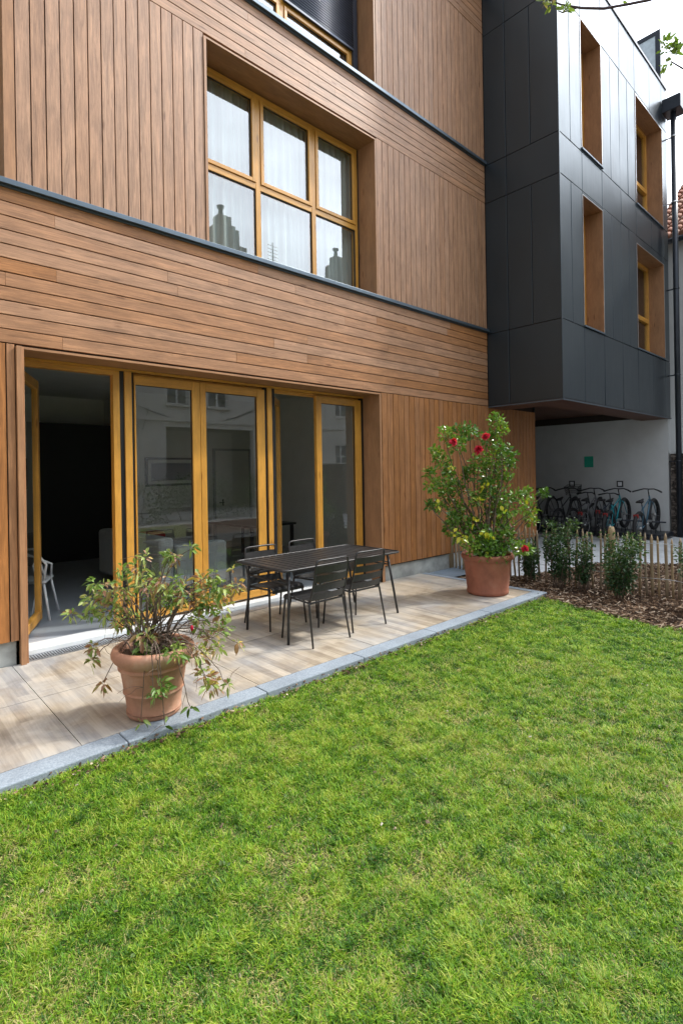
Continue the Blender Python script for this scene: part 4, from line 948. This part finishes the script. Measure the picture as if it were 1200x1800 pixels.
# ------------------------------------------------------------------ garden table and chairs
T = empty('garden_table', (3.965, -.88, 0), 0, 'black slatted metal garden table with rounded corners on the patio', 'table')
hx, hy = .865, .455; zt = .735
b = MB(); ns = 19
for i in range(ns):
    x0 = -hx+.03+i*(2*hx-.06)/ns; x1 = x0+(2*hx-.06)/ns-.016; ins_ = .03 if (i in (0, ns-1)) else 0
    b.box(x0, x1, -hy+.012+ins_, hy-.012-ins_, zt-.010, zt)
b.build('tabletop', M['furn'], T, world=False, bevel=.003)
b = MB(); pts = []; rc = .07
for cx_, cy2, a0 in ((hx-rc, hy-rc, 0), (-hx+rc, hy-rc, 90), (-hx+rc, -hy+rc, 180), (hx-rc, -hy+rc, 270)):
    for k in range(5): a = R(a0+k*22.5); pts.append((cx_+rc*math.cos(a), cy2+rc*math.sin(a), zt-.008))
b.tube(pts, .012, 8, closed=True)
b.box(-hx+.1, hx-.1, -hy+.10, -hy+.125, zt-.036, zt-.011); b.box(-hx+.1, hx-.1, hy-.125, hy-.10, zt-.036, zt-.011)
b.box(-hx+.14, -hx+.165, -hy+.125, hy-.125, zt-.036, zt-.011); b.box(hx-.165, hx-.14, -hy+.125, hy-.125, zt-.036, zt-.011)
b.build('rim', M['furn'], T, world=False)
for sx in (-1, 1):
    for sy in (-1, 1):
        b = MB(); b.tube([(sx*(hx-.13), sy*(hy-.10), zt-.03), (sx*(hx-.05), sy*(hy-.02 if sy < 0 else hy-.16), 0.0)], [.0155, .0135], 10); b.build('leg', M['furn'], T, world=False)
    b = MB(); b.tube([(sx*(hx-.1), -hy+.1, .60), (sx*(hx-.34), -.05, zt-.03)], .008, 6); b.tube([(sx*(hx-.1), hy-.13, .60), (sx*(hx-.34), .05, zt-.03)], .008, 6)
    b.tube([(sx*(hx-.11), -hy+.1, .58), (sx*(hx-.11), hy-.13, .58)], .009, 6); b.build('brace', M['furn'], T, world=False)
def make_chair(label):
    c = empty('garden_chair', (0, 0, 0), 0, label, 'chair', 'black slatted metal chairs around the garden table')
    W_ = .215; tr = .0105
    def side(y, z): return y, z
    for sx in (-1, 1):   # local: front +y, back -y
        b = MB(); b.tube([(sx*W_, .19, .435), (sx*(W_+.01), .20, .40), (sx*(W_+.03), .235, 0)], [.0115, .0115, .0095], 8); b.build('leg', M['furn'], c, world=False)
        b = MB(); b.tube([(sx*W_, -.17, .435), (sx*(W_+.01), -.185, .40), (sx*(W_+.03), -.26, 0)], [.0115, .0115, .0095], 8); b.build('leg', M['furn'], c, world=False)
    b = MB(); b.tube([(-W_, .20, .43), (-W_, -.19, .415), (W_, -.19, .415), (W_, .20, .43)], tr, 8); b.tube([(-W_, .19, .40), (W_, .19, .40)], .008, 6); b.build('seat_frame', M['furn'], c, world=False)
    b = MB(); prof = [(.245, .395), (.24, .425), (.21, .445), (.15, .45), (.08, .443), (0, .437), (-.08, .435), (-.16, .437)]
    for i in range(len(prof)-1):
        (y0, z0), (y1, z1) = prof[i], prof[i+1]; g = .006 if i > 1 else 0
        b.beam((0, y0-g*0, z0), (0, y1+g, z1), W_*2-.004, .006)
    b.build('seat', M['furn'], c, world=False)
    def bk(u): return (-.185-.10*u-.02*math.sin(u*3.0), .425+.415*u)
    b = MB(); pts = []
    for k in range(8): yy, zz = bk(k/8*.93); pts.append((-W_, yy, zz))
    yy, zz = bk(.985); pts.append((-W_+.012, yy, zz)); yy, zz = bk(1.0); pts += [(-W_+.05, yy, zz), (0, yy-.012, zz), (W_-.05, yy, zz)]
    yy, zz = bk(.985); pts.append((W_-.012, yy, zz))
    for k in range(7, -1, -1): yy, zz = bk(k/8*.93); pts.append((W_, yy, zz))
    b.tube(pts, tr, 8); b.build('back_frame', M['furn'], c, world=False)
    b = MB()
    for (u0, u1) in ((.03, .20), (.25, .42), (.47, .64), (.69, .86)):
        n_ = 8
        for k in range(n_):
            def cp(u, s_): yy, zz = bk(u); return ((-W_+2*W_*s_), yy-.028*math.sin(math.pi*s_), zz)
            s0, s1 = k/n_, (k+1)/n_; A_ = [cp(u0, s0), cp(u0, s1), cp(u1, s1), cp(u1, s0)]; v0 = len(b.v); b.v += A_+[(p[0], p[1]-.004, p[2]) for p in A_]
            for q in ((0, 3, 2, 1), (4, 5, 6, 7), (0, 1, 5, 4), (2, 3, 7, 6)): b.face([v0+i for i in q], None, 0, False)
    b.build('backrest', M['furn'], c, world=False)
    return c
def copy_thing(o, label):
    c = o.copy(); c['label'] = label; col.objects.link(c)
    for ch in o.children:
        d = ch.copy(); d.parent = c; col.objects.link(d)
    return c
ch0 = make_chair('black slatted metal chair on the lawn side of the table, nearer the ribbed pot')
spots = [((3.49, -1.32, 0), 0), ((4.11, -1.25, 0), R(-2)), ((3.52, -.60, 0), R(180)), ((4.19, -.55, 0), R(183))]
labs = [None, 'black slatted metal chair on the lawn side of the table, nearer the camellia',
        'black metal chair on the house side of the table, nearer the ribbed pot', 'black metal chair on the house side of the table, nearer the camellia']
for i, ((x, y_, z), a) in enumerate(spots):
    c = ch0 if i == 0 else copy_thing(ch0, labs[i]); c.location = (x, y_, .002); c.rotation_euler = (0, 0, a)

# ------------------------------------------------------------------ bicycles
tyre_m = simple('tyre_black', (.012, .012, .013), .7); chrome = simple('bike_chrome', (.5, .5, .5), .3, .9)
redm = simple('red_reflector', (.3, .02, .015), .4)
def bicycle(x, y, colr, label, pitch=R(-14), basket=False, yaw=0., light=True, fat=.026, hb=.31):
    fm = simple('bicycle_paint', colr, .35)
    o = empty('bicycle', (x, y, -.03), yaw, label, 'bicycle', 'bicycles parked nose in along the passage wall', ry=pitch)
    r = .335; wb = 1.04
    for wx_ in (0, wb):
        b = MB(); b.tube([(wx_+r*math.cos(a), 0, r+r*math.sin(a)) for a in np.linspace(0, 2*math.pi, 37)[:-1]], fat, 8, closed=True); wh = b.build('wheel', tyre_m, o, world=False)
        b = MB(); b.tube([(wx_+(r-.028)*math.cos(a), 0, r+(r-.028)*math.sin(a)) for a in np.linspace(0, 2*math.pi, 37)[:-1]], .009, 6, closed=True)
        for k in range(14): a = k*math.pi/7; b.tube([(wx_, .02*(-1)**k, r), (wx_+(r-.03)*math.cos(a), 0, r+(r-.03)*math.sin(a))], .0014, 3)
        b.tube([(wx_, -.05, r), (wx_, .05, r)], .018, 8); b.build('rim', chrome, wh, world=False)
    bb = (.44, 0, .29); st_ = (.30, 0, .78); hd = (.86, 0, .72); hb_ = (.83, 0, .86)
    b = MB(); b.tube([bb, st_], .016, 8); b.tube([bb, hd], .019, 8); b.tube([(.33, 0, .68), (.845, 0, .80)], .015, 8); b.tube([hd, hb_], .019, 8)
    for s_ in (-1, 1): b.tube([(0, s_*.06, r), bb], .009, 6); b.tube([(0, s_*.06, r), (.33, s_*.015, .70)], .008, 6)
    b.build('frame', fm, o, world=False)
    b = MB()
    for s_ in (-1, 1): b.tube([(.87, s_*.03, .70), (.885, s_*.055, .68), (wb, s_*.055, r)], .010, 6)
    b.build('fork', fm, o, world=False)
    b = MB(); b.tube([hb_, (.80, 0, 1.0), (.86, 0, 1.01)], .013, 8); b.tube([(.70, -hb, .99), (.80, -hb*.7, 1.0), (.86, -hb*.35, 1.02), (.87, 0, 1.01), (.86, hb*.35, 1.02), (.80, hb*.7, 1.0), (.70, hb, .99)], [.019, .018, .014, .014, .014, .018, .019], 8); b.build('handlebar', tyre_m, o, world=False)
    b = MB(); k = len(b.v)
    for u, w1, zz in ((-.14, .07, .0), (-.10, .085, .012), (-.02, .07, .008), (.07, .03, .004), (.14, .018, .0)):
        for a, c_ in ((-1, -.6), (-.7, .6), (0, 1), (.7, .6), (1, -.6)): b.v.append((.27+u, a*w1, .90+zz+c_*.02))
    for i in range(4):
        for j in range(4): b.face([k+i*5+j, k+i*5+j+1, k+i*5+j+6, k+i*5+j+5], None, 0, True)
        b.face([k+i*5+4, k+i*5, k+i*5+5, k+i*5+9])
    b.face([k, k+1, k+2, k+3, k+4]); b.tube([st_, (.275, 0, .89)], .013, 8); b.build('saddle', tyre_m, o, world=False)
    b = MB()
    for wx_, a0, a1 in ((0, R(20), R(190)), (wb, R(60), R(200))): b.tube([(wx_+(r+.035)*math.cos(a), 0, r+(r+.035)*math.sin(a)) for a in np.linspace(a0, a1, 14)], .02, 6)
    b.build('mudguard', tyre_m, o, world=False)
    b = MB(); b.tube([bb, (.44, .09, .29)], .012, 6); b.tube([(.44, -.07, .29), (.44, .07, .29)], .012, 6); b.tube([(.44, .07, .29), (.56, .08, .17)], .008, 6); b.tube([(.44, -.07, .29), (.32, -.08, .41)], .008, 6); b.box(.51, .61, .08, .17, .16, .18); b.box(.27, .37, -.17, -.08, .40, .42)
    b.tube([(.44+.09*math.cos(a), .06, .29+.09*math.sin(a)) for a in np.linspace(0, 6.283, 17)[:-1]], .006, 5, closed=True); b.build('crank', chrome, o, world=False)
    if light:
        b = MB(); b.box(-.16, -.12, -.05, .05, .62, .70); b.build('rear_light', redm, o, world=False)
    if basket:
        b = MB()
        for k in range(5): z = .80+k*.055; s_ = 1+.06*k; b.tube([(.93, -.15*s_, z), (1.18, -.15*s_, z), (1.18, .15*s_, z), (.93, .15*s_, z)], .005, 5, closed=True)
        for k in range(12): a = k/11; b.tube([(1.18, -.15+.3*a, .80), (1.18, (-.15+.3*a)*1.24, 1.02)], .003, 4); b.tube([(.93+.25*a, -.15, .80), (.93+.25*a, -.186, 1.02)], .003, 4); b.tube([(.93+.25*a, .15, .80), (.93+.25*a, .186, 1.02)], .003, 4)
        b.build('basket', tyre_m, o, world=False)
    return o
bicycle(13.25, -1.28, (.05, .13, .19), 'pale blue bicycle with red rear light, the one next to the rubble wall', fat=.045)
bicycle(13.25, -.62, (.01, .26, .31), 'turquoise framed bicycle under the small square plate', fat=.045)
bicycle(13.3, -.02, (.16, .16, .17), 'silver framed bicycle between the turquoise one and the one with a basket', light=True)
bicycle(13.3, .62, (.015, .015, .017), 'black bicycle with a wire basket on its front', basket=True, light=False, fat=.03)
bicycle(13.3, 1.25, (.05, .05, .05), 'dark grey bicycle left of the one with a basket', light=False)
bicycle(13.3, 1.95, (.02, .02, .03), 'dark bicycle partly hidden in the shade beside the timber corner', light=False, yaw=R(6))
bicycle(13.35, .30, (.03, .03, .035), 'black bicycle squeezed in just right of the basket bicycle', light=False, yaw=R(-5), hb=.24, pitch=R(-4))
bicycle(13.4, -.34, (.02, .03, .05), 'dark blue bicycle squeezed in left of the turquoise one', light=True, yaw=R(4), hb=.24, pitch=R(-3))
rk = empty('bicycle_rack', (14.3, .3, -.04), 0, 'low dark steel rack holding the front wheels of the bicycles', 'bicycle rack')
b = MB(); b.tube([(14.3, -1.5, .35), (14.3, 2.6, .35)], .02, 8); b.tube([(14.5, -1.5, .03), (14.5, 2.6, .03)], .02, 8)
b.box(13.75, 14.7, -1.55, 2.7, .0, .10); b.build('rail', M['dark_pipe'], rk)
for y_ in (-1.28, -.62, -.02, .62, 1.25, 1.95):
    b = MB()
    for s_ in (-.045, .045): b.tube([(14.1, y_+s_, .0), (14.1, y_+s_, .25), (14.2, y_+s_, .5), (14.4, y_+s_, .5), (14.5, y_+s_, .03)], .008, 6)
    b.build('wheel_holder', M['dark_pipe'], rk)

# ------------------------------------------------------------------ budding tree whose twigs hang in at the top
tr = empty('budding_tree', (10.0, -3.7, -.05), 0, 'budding tree whose bare twigs reach into the top right of the photo', 'tree')
def wp(px, py, dep):
    c = Vector((0, -D, H)); v = r2*((px-600)/931.1)+u2*((828.5-py)/931.1)+fw; return c+v*dep
b = MB(); b.tube(curve((10.0, -3.7, -.05), (9.8, -3.9, 6.6), 0, 8, .03), [.09, .085, .08, .075, .07, .06, .05, .045, .04], 12)
b.build('trunk', M['bark'], tr)
lb = MB(); root_ = Vector((9.82, -3.87, 5.6))
br1 = [root_, Vector((8.4, -4.6, 6.2)), wp(1500, -120, 4.4), wp(1290, -60, 3.9), wp(1200, -22, 3.75), wp(1140, 0, 3.7), wp(1100, 8, 3.7), wp(1060, 15, 3.7), wp(1020, 14, 3.7), wp(985, 8, 3.7), wp(955, -4, 3.72), wp(930, -14, 3.72)]
lb.tube(br1, [.04, .03, .02, .016, .011, .0095, .009, .0085, .008, .006, .004, .003], 8)
br2 = [Vector((9.83, -3.86, 4.7)), wp(1500, 190, 5), wp(1260, 165, 3.7), wp(1215, 130, 3.6), wp(1195, 118, 3.6), wp(1178, 108, 3.6)]
lb.tube(br2, [.03, .018, .010, .006, .005, .004], 8)
lb.tube([wp(1012, 14, 3.7), wp(1000, 18, 3.7), wp(988, 22, 3.7), wp(980, 19, 3.7)], [.006, .004, .004, .003], 6)
for k in range(7):
    a = random.uniform(-.9, 1.2); e = Vector((10.2+math.cos(a)*1.6, -4.2-abs(math.sin(a))*1.6, 6.4+random.uniform(.2, 1.5))); lb.tube(curve((9.81, -3.88, 4.9+.2*k), e, .15, 6, .05), [.03, .02, .015, .012, .01, .008, .004], 6)
lb.build('branches', M['bud_bark'], tr)
bc = [wp(993, 17, 3.68), wp(955, 2, 3.7), wp(968, 8, 3.7), wp(1180, 92, 3.6), wp(1168, 78, 3.6), wp(1188, 82, 3.6), wp(1172, 112, 3.6), wp(1093, 2, 3.7)]
foliage('bud_leaves', [tuple(v) for v in bc], [.02, .02, .02, .045, .05, .045, .03, .008], [16, 12, 12, 30, 26, 20, 12, 6], M['bud'], tr, .055, .4, [.5, .8, .8, .35, .35, .3, .5, .6], upb=.7)
